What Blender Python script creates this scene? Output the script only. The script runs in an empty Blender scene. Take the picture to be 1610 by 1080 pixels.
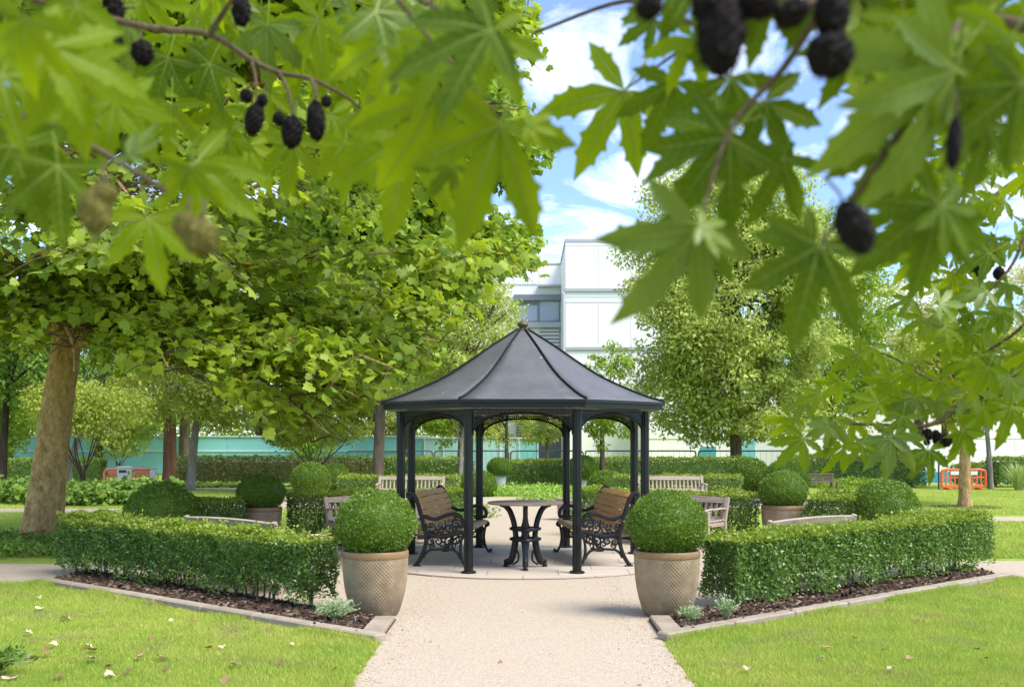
import bpy, math, random
import numpy as np
from mathutils import Vector, Matrix

random.seed(11)
rng = np.random.default_rng(11)
R = math.radians
scene = bpy.context.scene
col = scene.collection

# ------------------------------------------------------------------ camera
H = 1.48                       # eye height
F = 1660.0                     # focal length in pixels of the 1610 px wide photograph
cam_d = bpy.data.cameras.new("camera")
cam = bpy.data.objects.new("camera", cam_d)
col.objects.link(cam)
cam.location = (0, 0, H)
cam.rotation_euler = (R(90), 0, 0)
cam_d.sensor_width = 36.0
cam_d.lens = F / 1610 * 36.0
cam_d.shift_x = -17 / 1610
cam_d.shift_y = 157 / 1610
cam_d.clip_start = 0.05
cam_d.clip_end = 2000
cam_d.dof.use_dof = True
cam_d.dof.focus_distance = 13.0
cam_d.dof.aperture_fstop = 5.0
scene.camera = cam

# ------------------------------------------------------------------ world and sun
SUN_EL, SUN_AZ = R(55), R(122)     # azimuth measured from +Y towards +X
world = bpy.data.worlds.new("World")
scene.world = world
world.use_nodes = True
wn, wl = world.node_tree.nodes, world.node_tree.links
wn.clear()
w_out = wn.new("ShaderNodeOutputWorld")
w_bg = wn.new("ShaderNodeBackground")
w_bg.inputs["Strength"].default_value = 0.115
sky = wn.new("ShaderNodeTexSky")
sky.sky_type = 'NISHITA'
sky.sun_disc = False
sky.sun_elevation = SUN_EL
sky.sun_rotation = SUN_AZ
sky.air_density = 0.85
sky.dust_density = 0.25
sky.ozone_density = 2.5
tc = wn.new("ShaderNodeTexCoord")
sep = wn.new("ShaderNodeSeparateXYZ")
wl.new(tc.outputs["Generated"], sep.inputs[0])
mx = wn.new("ShaderNodeMath"); mx.operation = 'MAXIMUM'; mx.inputs[1].default_value = 0.0
wl.new(sep.outputs["Z"], mx.inputs[0])
ad = wn.new("ShaderNodeMath"); ad.operation = 'ADD'; ad.inputs[1].default_value = 0.14
wl.new(mx.outputs[0], ad.inputs[0])
dx = wn.new("ShaderNodeMath"); dx.operation = 'DIVIDE'
dy = wn.new("ShaderNodeMath"); dy.operation = 'DIVIDE'
wl.new(sep.outputs["X"], dx.inputs[0]); wl.new(ad.outputs[0], dx.inputs[1])
wl.new(sep.outputs["Y"], dy.inputs[0]); wl.new(ad.outputs[0], dy.inputs[1])
cmb = wn.new("ShaderNodeCombineXYZ")
wl.new(dx.outputs[0], cmb.inputs[0]); wl.new(dy.outputs[0], cmb.inputs[1])
cl_n = wn.new("ShaderNodeTexNoise")
cl_n.inputs["Scale"].default_value = 2.3
cl_n.inputs["Detail"].default_value = 9
cl_n.inputs["Roughness"].default_value = 0.62
cl_n.inputs["Distortion"].default_value = 0.8
wl.new(cmb.outputs[0], cl_n.inputs["Vector"])
cl_r = wn.new("ShaderNodeValToRGB")
cl_r.color_ramp.elements[0].position = 0.47
cl_r.color_ramp.elements[0].color = (0.06, 0.06, 0.06, 1)
cl_r.color_ramp.elements[1].position = 0.78
cl_r.color_ramp.elements[1].color = (0.95, 0.95, 0.95, 1)
wl.new(cl_n.outputs["Fac"], cl_r.inputs[0])
cl_m = wn.new("ShaderNodeMixRGB")
cl_m.inputs[2].default_value = (5.8, 5.85, 6.0, 1)
wl.new(cl_r.outputs[0], cl_m.inputs[0])
sk_m = wn.new("ShaderNodeMixRGB"); sk_m.blend_type = 'MULTIPLY'; sk_m.inputs[0].default_value = 1.0
sk_m.inputs[2].default_value = (.46, .56, .70, 1)
wl.new(sky.outputs[0], sk_m.inputs[1])
wl.new(sk_m.outputs[0], cl_m.inputs[1])
wl.new(cl_m.outputs[0], w_bg.inputs["Color"])
wl.new(w_bg.outputs[0], w_out.inputs["Surface"])

sun_d = bpy.data.lights.new("sun", 'SUN')
sun_d.energy = 1.7
sun_d.angle = R(34)
sun_d.color = (1.0, 0.955, 0.87)
sun = bpy.data.objects.new("sun", sun_d)
col.objects.link(sun)
sdir = Vector((math.sin(SUN_AZ) * math.cos(SUN_EL), math.cos(SUN_AZ) * math.cos(SUN_EL), math.sin(SUN_EL)))
sun.rotation_euler = (-sdir).to_track_quat('-Z', 'Y').to_euler()
sun.location = sdir * 60

vs = scene.view_settings
scene.display_settings.display_device = 'sRGB'
vs.view_transform = 'Standard'
vs.look = 'None'
vs.gamma = 1.0
vs.use_curve_mapping = False
vs.exposure = 1.92
scene.render.engine = 'CYCLES'
cy = scene.cycles
cy.use_denoising = True
cy.max_bounces = 10
cy.diffuse_bounces = 5
cy.transmission_bounces = 6
cy.transparent_max_bounces = 8
cy.sample_clamp_indirect = 6.0
cy.caustics_reflective = False
cy.caustics_refractive = False

# ------------------------------------------------------------------ small helpers
def at(px, py, Y):
    """point of the place seen at photograph pixel (px, py) at distance Y along the path axis"""
    return Vector(((px - 822) * Y / F, Y, H - (py - 697) * Y / F))

def nrm(a):
    a = np.asarray(a, float)
    return a / np.maximum(np.linalg.norm(a, axis=-1, keepdims=True), 1e-9)

def np_mesh(name, verts, faces, mats=(), smooth=False, midx=None):
    verts = np.ascontiguousarray(verts, dtype=np.float32).reshape(-1, 3)
    faces = np.ascontiguousarray(faces, dtype=np.int32)
    m, k = faces.shape
    me = bpy.data.meshes.new(name)
    me.vertices.add(len(verts)); me.vertices.foreach_set("co", verts.ravel())
    me.loops.add(m * k); me.loops.foreach_set("vertex_index", faces.ravel())
    me.polygons.add(m)
    me.polygons.foreach_set("loop_start", np.arange(0, m * k, k, dtype=np.int32))
    me.polygons.foreach_set("loop_total", np.full(m, k, dtype=np.int32))
    if midx is not None:
        me.polygons.foreach_set("material_index", np.asarray(midx, dtype=np.int32))
    if smooth:
        me.polygons.foreach_set("use_smooth", np.ones(m, dtype=bool))
    me.update(calc_edges=True)
    for mt in mats:
        me.materials.append(mt)
    return me

def link(name, me, parent=None, loc=(0, 0, 0), rot=(0, 0, 0), scale=None, kind=None):
    o = bpy.data.objects.new(name, me)
    col.objects.link(o)
    o.location = loc
    o.rotation_euler = rot
    if scale is not None:
        o.scale = (scale, scale, scale) if isinstance(scale, (int, float)) else scale
    if parent is not None:
        o.parent = parent
    if kind:
        o['kind'] = kind
    return o

def tag(o, label=None, cat=None, group=None, kind=None):
    if label: o['label'] = label
    if cat: o['category'] = cat
    if group: o['group'] = group
    if kind: o['kind'] = kind
    return o

def thing(name, label, cat, loc=(0, 0, 0), rz=0.0, group=None, scale=None):
    o = link(name, None, None, loc, (0, 0, rz), scale)
    return tag(o, label, cat, group)

def copy_tree(o, parent=None):
    c = o.copy(); col.objects.link(c)
    if parent is not None: c.parent = parent
    for ch in list(o.children):
        copy_tree(ch, c)
    return c

class MB:
    """collects shapes for one mesh"""
    def __init__(self):
        self.v, self.f = [], []
    def add(self, vs_, fs_):
        n = len(self.v)
        self.v += [tuple(p) for p in vs_]
        self.f += [tuple(i + n for i in f) for f in fs_]
        return self
    def box(self, c, s, rz=0.0, rx=0.0, bev=0.0):
        M = Matrix.Translation(c) @ Matrix.Rotation(rz, 4, 'Z') @ Matrix.Rotation(rx, 4, 'X')
        x, y, z = s[0] / 2, s[1] / 2, s[2] / 2
        if bev <= 0:
            p = [(-x, -y, -z), (x, -y, -z), (x, y, -z), (-x, y, -z), (-x, -y, z), (x, -y, z), (x, y, z), (-x, y, z)]
            f = [(3, 2, 1, 0), (4, 5, 6, 7), (0, 1, 5, 4), (1, 2, 6, 5), (2, 3, 7, 6), (3, 0, 4, 7)]
        else:
            b = min(bev, x * .45, y * .45, z * .45)
            p = []
            for sx in (-1, 1):
                for sy in (-1, 1):
                    for sz in (-1, 1):
                        p += [(sx * (x - b), sy * (y - b), sz * z), (sx * (x - b), sy * y, sz * (z - b)), (sx * x, sy * (y - b), sz * (z - b))]
            def i(a, b_, c_, k): return ((a * 2 + b_) * 2 + c_) * 3 + k
            f = [(i(0,0,1,0), i(1,0,1,0), i(1,1,1,0), i(0,1,1,0)), (i(0,1,0,0), i(1,1,0,0), i(1,0,0,0), i(0,0,0,0)),
                 (i(0,0,0,1), i(1,0,0,1), i(1,0,1,1), i(0,0,1,1)), (i(1,1,0,1), i(0,1,0,1), i(0,1,1,1), i(1,1,1,1)),
                 (i(1,0,0,2), i(1,1,0,2), i(1,1,1,2), i(1,0,1,2)), (i(0,1,0,2), i(0,0,0,2), i(0,0,1,2), i(0,1,1,2))]
            for s_ in (0, 1):
                for t in (0, 1):
                    f.append((i(0,s_,t,0), i(1,s_,t,0), i(1,s_,t,1), i(0,s_,t,1)))
                    f.append((i(s_,0,t,0), i(s_,1,t,0), i(s_,1,t,2), i(s_,0,t,2)))
                    f.append((i(s_,t,0,1), i(s_,t,1,1), i(s_,t,1,2), i(s_,t,0,2)))
                    for u in (0, 1):
                        f.append((i(s_,t,u,0), i(s_,t,u,1), i(s_,t,u,2)))
        return self.add([M @ Vector(q) for q in p], f)
    def tube(self, pts, rad, seg=8, cap=True, flat=1.0, up=None):
        pts = [Vector(p) for p in pts]
        n = len(pts)
        if isinstance(rad, (int, float)): rad = [rad] * n
        T = [(pts[min(i + 1, n - 1)] - pts[max(i - 1, 0)]).normalized() for i in range(n)]
        a = Vector(up) if up else (Vector((0, 0, 1)) if abs(T[0].z) < .9 else Vector((1, 0, 0)))
        u = (a - T[0] * a.dot(T[0])).normalized()
        vs_, fs_ = [], []
        for i in range(n):
            u = (u - T[i] * u.dot(T[i])).normalized()
            w = T[i].cross(u)
            for k in range(seg):
                an = 2 * math.pi * k / seg
                vs_.append(pts[i] + u * (math.cos(an) * rad[i] * flat) + w * (math.sin(an) * rad[i]))
        for i in range(n - 1):
            for k in range(seg):
                k2 = (k + 1) % seg
                fs_.append((i * seg + k, i * seg + k2, (i + 1) * seg + k2, (i + 1) * seg + k))
        if cap:
            fs_.append(tuple(reversed(range(seg))))
            fs_.append(tuple((n - 1) * seg + k for k in range(seg)))
        return self.add(vs_, fs_)
    def lathe(self, prof, seg=24, c=(0, 0, 0), cap=True, off=0.0):
        vs_, fs_ = [], []
        for r_, z in prof:
            for k in range(seg):
                an = 2 * math.pi * k / seg + off
                vs_.append((c[0] + r_ * math.cos(an), c[1] + r_ * math.sin(an), c[2] + z))
        n = len(prof)
        for i in range(n - 1):
            for k in range(seg):
                k2 = (k + 1) % seg
                fs_.append((i * seg + k, i * seg + k2, (i + 1) * seg + k2, (i + 1) * seg + k))
        if cap:
            fs_.append(tuple(reversed(range(seg))))
            fs_.append(tuple((n - 1) * seg + k for k in range(seg)))
        return self.add(vs_, fs_)
    def prism(self, poly, z0, z1):
        n = len(poly)
        vs_ = [(p[0], p[1], z0) for p in poly] + [(p[0], p[1], z1) for p in poly]
        fs_ = [tuple(reversed(range(n))), tuple(range(n, 2 * n))]
        fs_ += [(i, (i + 1) % n, n + (i + 1) % n, n + i) for i in range(n)]
        return self.add(vs_, fs_)
    def mesh(self, name, mat=None, smooth=False):
        me = bpy.data.meshes.new(name)
        me.from_pydata(self.v, [], self.f)
        if mat: me.materials.append(mat)
        if smooth:
            me.polygons.foreach_set("use_smooth", [True] * len(me.polygons))
            try: me.set_sharp_from_angle(angle=R(40))
            except Exception: pass
        me.update()
        return me
    def obj(self, name, mat, parent=None, smooth=False, **k):
        return link(name, self.mesh(name, mat, smooth), parent, **k)

def spline(pts, n=6):
    """Catmull-Rom through points"""
    P = [Vector(p) for p in pts]
    P = [P[0] * 2 - P[1]] + P + [P[-1] * 2 - P[-2]]
    out = []
    for i in range(1, len(P) - 2):
        for k in range(n):
            t = k / n
            a, b, c, d = P[i - 1], P[i], P[i + 1], P[i + 2]
            out.append(0.5 * ((2 * b) + (c - a) * t + (2 * a - 5 * b + 4 * c - d) * t * t + (3 * b - a - 3 * c + d) * t ** 3))
    out.append(P[-2])
    return out

def stamp(tv, tf, P, T, N, S):
    """copies of a template (x = across, y = to the tip, z = normal) at P"""
    P = np.asarray(P, float); T = nrm(T); N = np.asarray(N, float)
    N = nrm(N - T * np.sum(N * T, axis=1, keepdims=True))
    B = np.cross(T, N)
    S = np.broadcast_to(np.asarray(S, float), (len(P),))[:, None, None]
    tv = np.asarray(tv, float)
    V = P[:, None, :] + S * (B[:, None, :] * tv[None, :, 0:1] + T[:, None, :] * tv[None, :, 1:2] + N[:, None, :] * tv[None, :, 2:3])
    k = len(tv)
    Fc = np.asarray(tf)[None, :, :] + (np.arange(len(P)) * k)[:, None, None]
    return V.reshape(-1, 3), Fc.reshape(-1, np.asarray(tf).shape[1])

# small oval leaf: folded along its rib (2 quads -> one quad each side)
OVAL_V = [(0, 0, 0), (-.26, .40, .07), (0, 1, -.05), (.26, .40, .07)]
OVAL_F = [(0, 3, 2, 1)]
# shallow five-lobed plane leaf
def plane_leaf(seed=0):
    r_ = random.Random(seed)
    pts = [(0, .02), (.26, -.10), (.38, .08), (.60, .26), (.44, .38), (.46, .66), (.24, .64), (.02, 1.0),
           (-.22, .66), (-.44, .64), (-.42, .36), (-.58, .20), (-.36, .06), (-.28, -.08)]
    pts = [(x + r_.uniform(-.05, .05), y + r_.uniform(-.05, .05)) for x, y in pts]
    cu, fo = r_.uniform(-.1, .7), r_.uniform(-.1, .5)
    v = [(0, .3, .05)] + [(x, y, -cu * (x * x) - fo * (y - .3) ** 2 + r_.uniform(-.04, .04)) for x, y in pts]
    n = len(pts)
    f = [(0, 1 + i, 1 + (i + 1) % n) for i in range(n)]
    return np.array(v), np.array(f)[:, ::-1]
PLANE_V, PLANE_F = plane_leaf()

def unit_random(n):
    return nrm(rng.normal(size=(n, 3)))

def vnoise(P, s=1.0, seed=0):
    """cheap smooth noise in about -1..1 from sums of sines"""
    P = np.asarray(P, float) * s
    r = np.random.default_rng(seed)
    out = np.zeros(len(P))
    for k in range(6):
        w = r.normal(size=3) * (1 + k * .5)
        out += np.sin(P @ w + r.uniform(0, 6.28)) / (1 + k * .35)
    return out / 2.6

# ------------------------------------------------------------------ materials
class NT:
    def __init__(self, name):
        self.m = bpy.data.materials.new(name)
        self.m.use_nodes = True
        self.n, self.l = self.m.node_tree.nodes, self.m.node_tree.links
        self.n.clear()
        self.out = self.n.new("ShaderNodeOutputMaterial")
    def node(self, t, **k):
        o = self.n.new(t)
        for a, b in k.items(): setattr(o, a, b)
        return o
    def set(self, s, v):
        if hasattr(v, 'links') or isinstance(v, bpy.types.NodeSocket): self.l.new(v, s)
        else:
            if isinstance(v, (tuple, list)) and len(v) == 3 and s.type == 'RGBA': v = (*v, 1)
            s.default_value = v
    def coord(self, which="Object"):
        return self.node("ShaderNodeTexCoord").outputs[which]
    def pos(self):
        return self.node("ShaderNodeNewGeometry").outputs["Position"]
    def noise(self, vec, scale, detail=4, rough=.55, dist=0.0):
        o = self.node("ShaderNodeTexNoise")
        self.set(o.inputs["Vector"], vec)
        o.inputs["Scale"].default_value = scale; o.inputs["Detail"].default_value = detail
        o.inputs["Roughness"].default_value = rough; o.inputs["Distortion"].default_value = dist
        return o.outputs["Fac"]
    def voro(self, vec, scale, feature='F1', out="Distance"):
        o = self.node("ShaderNodeTexVoronoi", feature=feature)
        self.set(o.inputs["Vector"], vec); o.inputs["Scale"].default_value = scale
        return o.outputs[out]
    def ramp(self, fac, stops, interp='LINEAR'):
        o = self.node("ShaderNodeValToRGB")
        o.color_ramp.interpolation = interp
        e = o.color_ramp.elements
        while len(e) < len(stops): e.new(0.5)
        for a, (p, c) in zip(e, stops):
            a.position = p
            a.color = (*c, 1) if isinstance(c, (tuple, list)) else (c, c, c, 1)
        self.set(o.inputs[0], fac)
        return o.outputs[0]
    def mix(self, fac, a, b, mode='MIX'):
        o = self.node("ShaderNodeMixRGB", blend_type=mode)
        self.set(o.inputs[0], fac); self.set(o.inputs[1], a); self.set(o.inputs[2], b)
        return o.outputs[0]
    def math(self, op, a, b=0.0):
        o = self.node("ShaderNodeMath", operation=op)
        self.set(o.inputs[0], a); self.set(o.inputs[1], b)
        return o.outputs[0]
    def mapping(self, vec, scale=(1, 1, 1), rot=(0, 0, 0)):
        o = self.node("ShaderNodeMapping")
        self.set(o.inputs["Vector"], vec)
        o.inputs["Scale"].default_value = scale; o.inputs["Rotation"].default_value = rot
        return o.outputs[0]
    def bump(self, h, strength=.3, dist=.01):
        o = self.node("ShaderNodeBump")
        o.inputs["Strength"].default_value = strength; o.inputs["Distance"].default_value = dist
        self.set(o.inputs["Height"], h)
        return o.outputs[0]
    def principled(self, color, rough=.5, metal=0.0, spec=.5, normal=None):
        o = self.node("ShaderNodeBsdfPrincipled")
        self.set(o.inputs["Base Color"], color); self.set(o.inputs["Roughness"], rough)
        self.set(o.inputs["Metallic"], metal); self.set(o.inputs["Specular IOR Level"], spec)
        if normal is not None: self.set(o.inputs["Normal"], normal)
        return o.outputs[0]
    def done(self, sh):
        self.l.new(sh, self.out.inputs["Surface"])
        return self.m

def leaf_mat(name, c1, c2, tcol, tw=.42, rough=.42, spec=.45, single=False, patch=3.0, c3=None):
    t = NT(name)
    if single:
        rnd = t.node("ShaderNodeObjectInfo").outputs["Random"]
    else:
        rnd = t.node("ShaderNodeNewGeometry").outputs["Random Per Island"]
    cl = t.noise(t.pos(), patch, 2)
    f = t.math('ADD', t.math('MULTIPLY', rnd, .62), t.math('MULTIPLY', cl, .45))
    k = 1.15 if single else 1.95
    c1, c2 = tuple(x * k for x in c1), tuple(x * k for x in c2)
    stops = [(.12, c1), (.85, c2)]
    if c3: stops = [(.12, c1), (.62, c2), (.97, c3)]
    c = t.ramp(f, stops)
    if single and patch == 3.0:
        ob = t.coord("Object")
        spot = t.ramp(t.noise(ob, 5.0, 6, .75), [(.66, 0.0), (.74, .75)])
        c = t.mix(spot, c, (.20, .15, .03))
        shade = t.noise(ob, 2.2, 3, .6)
        c = t.mix(t.ramp(shade, [(.35, 0.0), (.75, .45)]), c, (.24, .30, .02))
    d = t.principled(c, rough, 0, spec)
    tr = t.node("ShaderNodeBsdfTranslucent")
    tc_ = t.mix(f, tuple(x * .75 for x in tcol), tuple(min(x * 1.25, 1) for x in tcol))
    t.set(tr.inputs["Color"], tc_)
    mxs = t.node("ShaderNodeMixShader")
    mxs.inputs[0].default_value = tw
    t.l.new(d, mxs.inputs[1]); t.l.new(tr.outputs[0], mxs.inputs[2])
    return t.done(mxs.outputs[0])

M = {}
# foliage
M['fg_bright'] = leaf_mat('fresh_leaf', (.075, .15, .002), (.15, .215, .003), (.29, .38, .002), .54, .5, .12, True)
M['fg_dark'] = leaf_mat('deep_leaf', (.042, .09, .003), (.08, .14, .004), (.14, .22, .003), .52, .45, .18, True)
M['fg_mid'] = leaf_mat('mid_leaf', (.085, .145, .018), (.15, .215, .032), (.19, .28, .018), .42, .36, .45, True)
M['vein'] = leaf_mat('leaf_vein', (.26, .33, .06), (.30, .38, .08), (.40, .48, .08), .4, .5, .3, True)
M['plane'] = leaf_mat('plane_leaf', (.06, .11, .008), (.21, .27, .025), (.38, .47, .018), .52, .45, .35, False, .9)
M['plane1'] = leaf_mat('plane_leaf_single', (.10, .17, .014), (.28, .36, .045), (.30, .39, .015), .42, .45, .4, True, 1.2)
M['box'] = leaf_mat('box_leaf', (.036, .078, .009), (.115, .18, .018), (.17, .26, .012), .33, .38, .45, False, 9.0)
M['privet'] = leaf_mat('hedge_leaf', (.038, .085, .016), (.115, .185, .035), (.15, .24, .02), .3, .33, .55, False, 5.0)
M['privet_top'] = leaf_mat('hedge_top_leaf', (.11, .16, .02), (.20, .25, .036), (.25, .33, .02), .4, .38, .4, False, 5.0)  # paler, yellower colour for the topmost hedge leaves
M['hedge_far'] = leaf_mat('far_hedge_leaf', (.05, .09, .022), (.14, .20, .05), (.16, .24, .03), .3, .4, .4, False, 2.0)
M['hedge_red'] = leaf_mat('red_tip_leaf', (.06, .085, .03), (.17, .17, .06), (.2, .22, .05), .3, .4, .4, False, 1.2, (.22, .10, .05))
M['tree_pale'] = leaf_mat('pale_leaf', (.16, .20, .035), (.36, .41, .11), (.42, .48, .09), .46, .55, .25, False, .7)
M['tree_mid'] = leaf_mat('mid_tree_leaf', (.085, .145, .014), (.21, .29, .035), (.29, .39, .02), .44, .45, .3, False, .7)
M['tree_dark'] = leaf_mat('dark_tree_leaf', (.05, .10, .015), (.13, .20, .03), (.19, .29, .02), .42, .45, .35, False, .7)
M['tree_yellow'] = leaf_mat('yellow_leaf', (.14, .18, .025), (.27, .30, .05), (.36, .40, .05), .45, .45, .4, False, .8)
M['tree_cream'] = leaf_mat('cream_leaf', (.22, .24, .08), (.42, .40, .18), (.46, .45, .16), .4, .5, .3, False, .8)
M['needle'] = leaf_mat('needle', (.04, .085, .035), (.13, .19, .08), (.15, .22, .06), .3, .5, .3, False, 1.0)
M['ivy'] = leaf_mat('ivy_leaf', (.045, .09, .016), (.13, .20, .03), (.17, .27, .02), .32, .5, .22, False, 2.0)
M['cover'] = leaf_mat('cover_leaf', (.10, .19, .03), (.22, .32, .05), (.26, .38, .04), .4, .4, .4, False, 1.0)
M['silver'] = leaf_mat('silver_leaf', (.15, .21, .10), (.27, .33, .17), (.26, .34, .12), .35, .6, .2, False, 6.0)
M['straw'] = leaf_mat('grass_blade_clump', (.13, .2, .06), (.34, .38, .16), (.3, .36, .1), .35, .5, .3, False, 2.0)

def lawn_colors(t, v):
    a = t.noise(v, .55, 4, .6)
    b = t.noise(v, 3.0, 4, .65)
    f = t.math('ADD', t.math('MULTIPLY', a, .6), t.math('MULTIPLY', b, .4))
    c = t.ramp(f, [(.32, (.60, .58, .17)), (.43, (.50, .56, .10)), (.53, (.40, .52, .07)), (.66, (.27, .41, .045))])
    dry = t.ramp(t.noise(v, 1.6, 5, .7), [(.53, 0.0), (.70, .85)])
    return t.mix(dry, c, (.40, .34, .16))
t = NT('lawn'); v = t.pos()
c = lawn_colors(t, v)
fine = t.noise(v, 60, 5, .7)
c = t.mix(t.ramp(fine, [(.35, .75), (.70, .15)]), c, (.13, .20, .03), 'MIX')
M['lawn'] = t.done(t.principled(c, .8, 0, .15, t.bump(fine, .7, .03)))

t = NT('grass_blade'); v = t.pos()
c = lawn_colors(t, v)
rnd = t.node("ShaderNodeNewGeometry").outputs["Random Per Island"]
c = t.mix(t.math('MULTIPLY', rnd, .4), c, (.46, .48, .14))
d = t.principled(c, .5, 0, .3)
tr = t.node("ShaderNodeBsdfTranslucent"); t.set(tr.inputs["Color"], t.mix(.5, c, (.40, .50, .06)))
ms = t.node("ShaderNodeMixShader"); ms.inputs[0].default_value = .38
t.l.new(d, ms.inputs[1]); t.l.new(tr.outputs[0], ms.inputs[2])
M['grass'] = t.done(ms.outputs[0])

t = NT('gravel'); v = t.pos()
vc = t.voro(v, 170, 'F1', "Color")
vd = t.voro(v, 170, 'F1', "Distance")
s = t.node("ShaderNodeSeparateColor"); t.set(s.inputs[0], vc)
c = t.ramp(s.outputs[0], [(0, (.24, .175, .115)), (.14, (.37, .29, .205)), (.45, (.45, .37, .275)), (.75, (.50, .425, .33)), (1, (.56, .495, .41))])
big = t.noise(v, .9, 5, .6)
c = t.mix(t.ramp(big, [(.35, .0), (.75, .35)]), c, (.44, .34, .235))
n2 = t.noise(v, 40, 4, .7)
c = t.mix(t.ramp(n2, [(.30, .30), (.50, 0.0)]), c, (.30, .22, .155))
M['gravel'] = t.done(t.principled(c, .85, 0, .2, t.bump(vd, .5, .006)))

t = NT('paving_stone'); v = t.pos()
oi = t.node("ShaderNodeObjectInfo").outputs["Random"]
n1 = t.noise(v, 2.2, 5, .6); n2 = t.noise(v, 90, 3, .6)
c = t.mix(oi, (.42, .345, .26), (.48, .40, .31))
c = t.mix(t.ramp(n1, [(.4, 0.0), (.75, .4)]), c, (.36, .33, .30))
c = t.mix(t.math('MULTIPLY', n2, .25), c, (.56, .52, .47))
M['paving'] = t.done(t.principled(c, .75, 0, .25, t.bump(n2, .15, .002)))

t = NT('kerb_stone'); v = t.pos()
oi = t.node("ShaderNodeObjectInfo").outputs["Random"]
n1 = t.noise(t.mapping(v, (1, 1, 3)), 9, 6, .7); n2 = t.noise(v, 80, 3, .6)
c = t.mix(oi, (.30, .245, .185), (.37, .31, .24))
c = t.mix(t.ramp(n1, [(.45, 0.0), (.7, .55)]), c, (.19, .15, .11))
M['kerb'] = t.done(t.principled(c, .85, 0, .2, t.bump(n2, .4, .004)))

t = NT('soil'); v = t.pos()
c = t.ramp(t.noise(v, 45, 5, .7), [(.3, (.025, .015, .010)), (.55, (.07, .042, .027)), (.75, (.15, .095, .06))])
M['soil'] = t.done(t.principled(c, .95, 0, .1, t.bump(t.noise(v, 40, 5, .7), .9, .03)))

t = NT('bark_chip')
rnd = t.node("ShaderNodeNewGeometry").outputs["Random Per Island"]
c = t.ramp(rnd, [(0, (.028, .017, .012)), (.5, (.065, .042, .029)), (.85, (.12, .08, .053)), (1, (.28, .21, .15))])
M['chip'] = t.done(t.principled(c, .9, 0, .15))

def bark(name, a, b, c_, sx=9, sz=1.6, bmp=.8):
    t = NT(name); v = t.coord("Object")
    n1 = t.noise(t.mapping(v, (sx, sx, sz)), 1.0, 6, .65, .6)
    n2 = t.noise(t.mapping(v, (sx * 3, sx * 3, sz * 3)), 1.0, 4, .65)
    f = t.math('ADD', t.math('MULTIPLY', n1, .65), t.math('MULTIPLY', n2, .35))
    c = t.ramp(f, [(.34, a), (.5, b), (.66, c_)])
    return t.done(t.principled(c, .88, 0, .2, t.bump(f, bmp, .05)))
M['bark_plane'] = bark('plane_bark', (.20, .115, .04), (.46, .29, .115), (.66, .48, .24), 10, 5.5, 1.0)
M['bark'] = bark('brown_bark', (.06, .045, .032), (.13, .10, .07), (.20, .16, .115))
M['bark_dark'] = bark('dark_bark', (.025, .02, .015), (.06, .045, .032), (.10, .08, .06))
M['bark_red'] = bark('red_bark', (.06, .028, .018), (.15, .075, .048), (.22, .12, .08), 12, .8)
M['bark_grey'] = bark('grey_bark', (.12, .10, .085), (.24, .205, .18), (.36, .32, .28))
M['twig'] = bark('twig_bark', (.05, .035, .02), (.11, .08, .045), (.17, .13, .07), 60, 20, .4)
M['stem'] = bark('hedge_stem', (.07, .05, .035), (.15, .115, .08), (.24, .19, .14), 40, 10, .5)

t = NT('weathered_teak'); v = t.coord("Object")
oi = t.node("ShaderNodeObjectInfo").outputs["Random"]
n1 = t.noise(t.mapping(v, (3, 40, 40)), 1.0, 5, .6); n2 = t.noise(v, 6, 3)
c = t.ramp(n1, [(.3, (.27, .20, .15)), (.5, (.39, .31, .24)), (.7, (.50, .41, .335))])
c = t.mix(t.math('MULTIPLY', oi, .3), c, (.34, .27, .215))
M['teak'] = t.done(t.principled(c, .75, 0, .25, t.bump(n1, .25, .003)))
t = NT('stained_slat'); v = t.coord("Object")
oi = t.node("ShaderNodeObjectInfo").outputs["Random"]
n1 = t.noise(t.mapping(v, (30, 2.5, 30)), 1.0, 5, .62); n2 = t.noise(v, 5, 4, .65)
c = t.ramp(n1, [(.28, (.38, .14, .045)), (.5, (.66, .30, .11)), (.72, (.76, .42, .19))])
c = t.mix(t.math('MULTIPLY', oi, .35), c, (.58, .26, .10))
c = t.mix(t.ramp(n2, [(.5, 0.0), (.8, .5)]), c, (.34, .25, .17))
M['slat'] = t.done(t.principled(c, .5, 0, .4, t.bump(n1, .3, .003)))
t = NT('worn_seat_slat'); v = t.coord("Object")
n1 = t.noise(t.mapping(v, (30, 2.5, 30)), 1.0, 5, .62)
c = t.ramp(n1, [(.3, (.33, .21, .12)), (.5, (.46, .32, .20)), (.72, (.55, .41, .28))])
M['seat_slat'] = t.done(t.principled(c, .55, 0, .35, t.bump(n1, .3, .003)))

t = NT('black_paint'); v = t.coord("Object")
n1 = t.noise(v, 14, 4, .6)
M['iron'] = t.done(t.principled(t.mix(n1, (.006, .007, .007), (.014, .015, .015)), t.ramp(n1, [(.3, .26), (.7, .40)]), 0, .28, t.bump(t.noise(v, 60, 3), .08, .002)))
t = NT('cast_iron'); v = t.coord("Object")
n1 = t.noise(v, 22, 5, .65)
M['cast'] = t.done(t.principled(t.ramp(n1, [(.3, (.007, .008, .009)), (.6, (.014, .015, .017)), (.8, (.03, .03, .03))]), .36, 0, .35, t.bump(t.noise(v, 90, 3), .25, .002)))
t = NT('roof_lead'); v = t.coord("Object")
n1 = t.noise(t.mapping(v, (2, 2, .8)), 1.6, 6, .62); n2 = t.noise(v, 24, 4, .6)
st = t.noise(t.mapping(v, (14, 14, 1.2)), 1.0, 4, .6)
c = t.ramp(n1, [(.30, (.085, .087, .094)), (.55, (.105, .108, .115)), (.75, (.125, .124, .122))])
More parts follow.
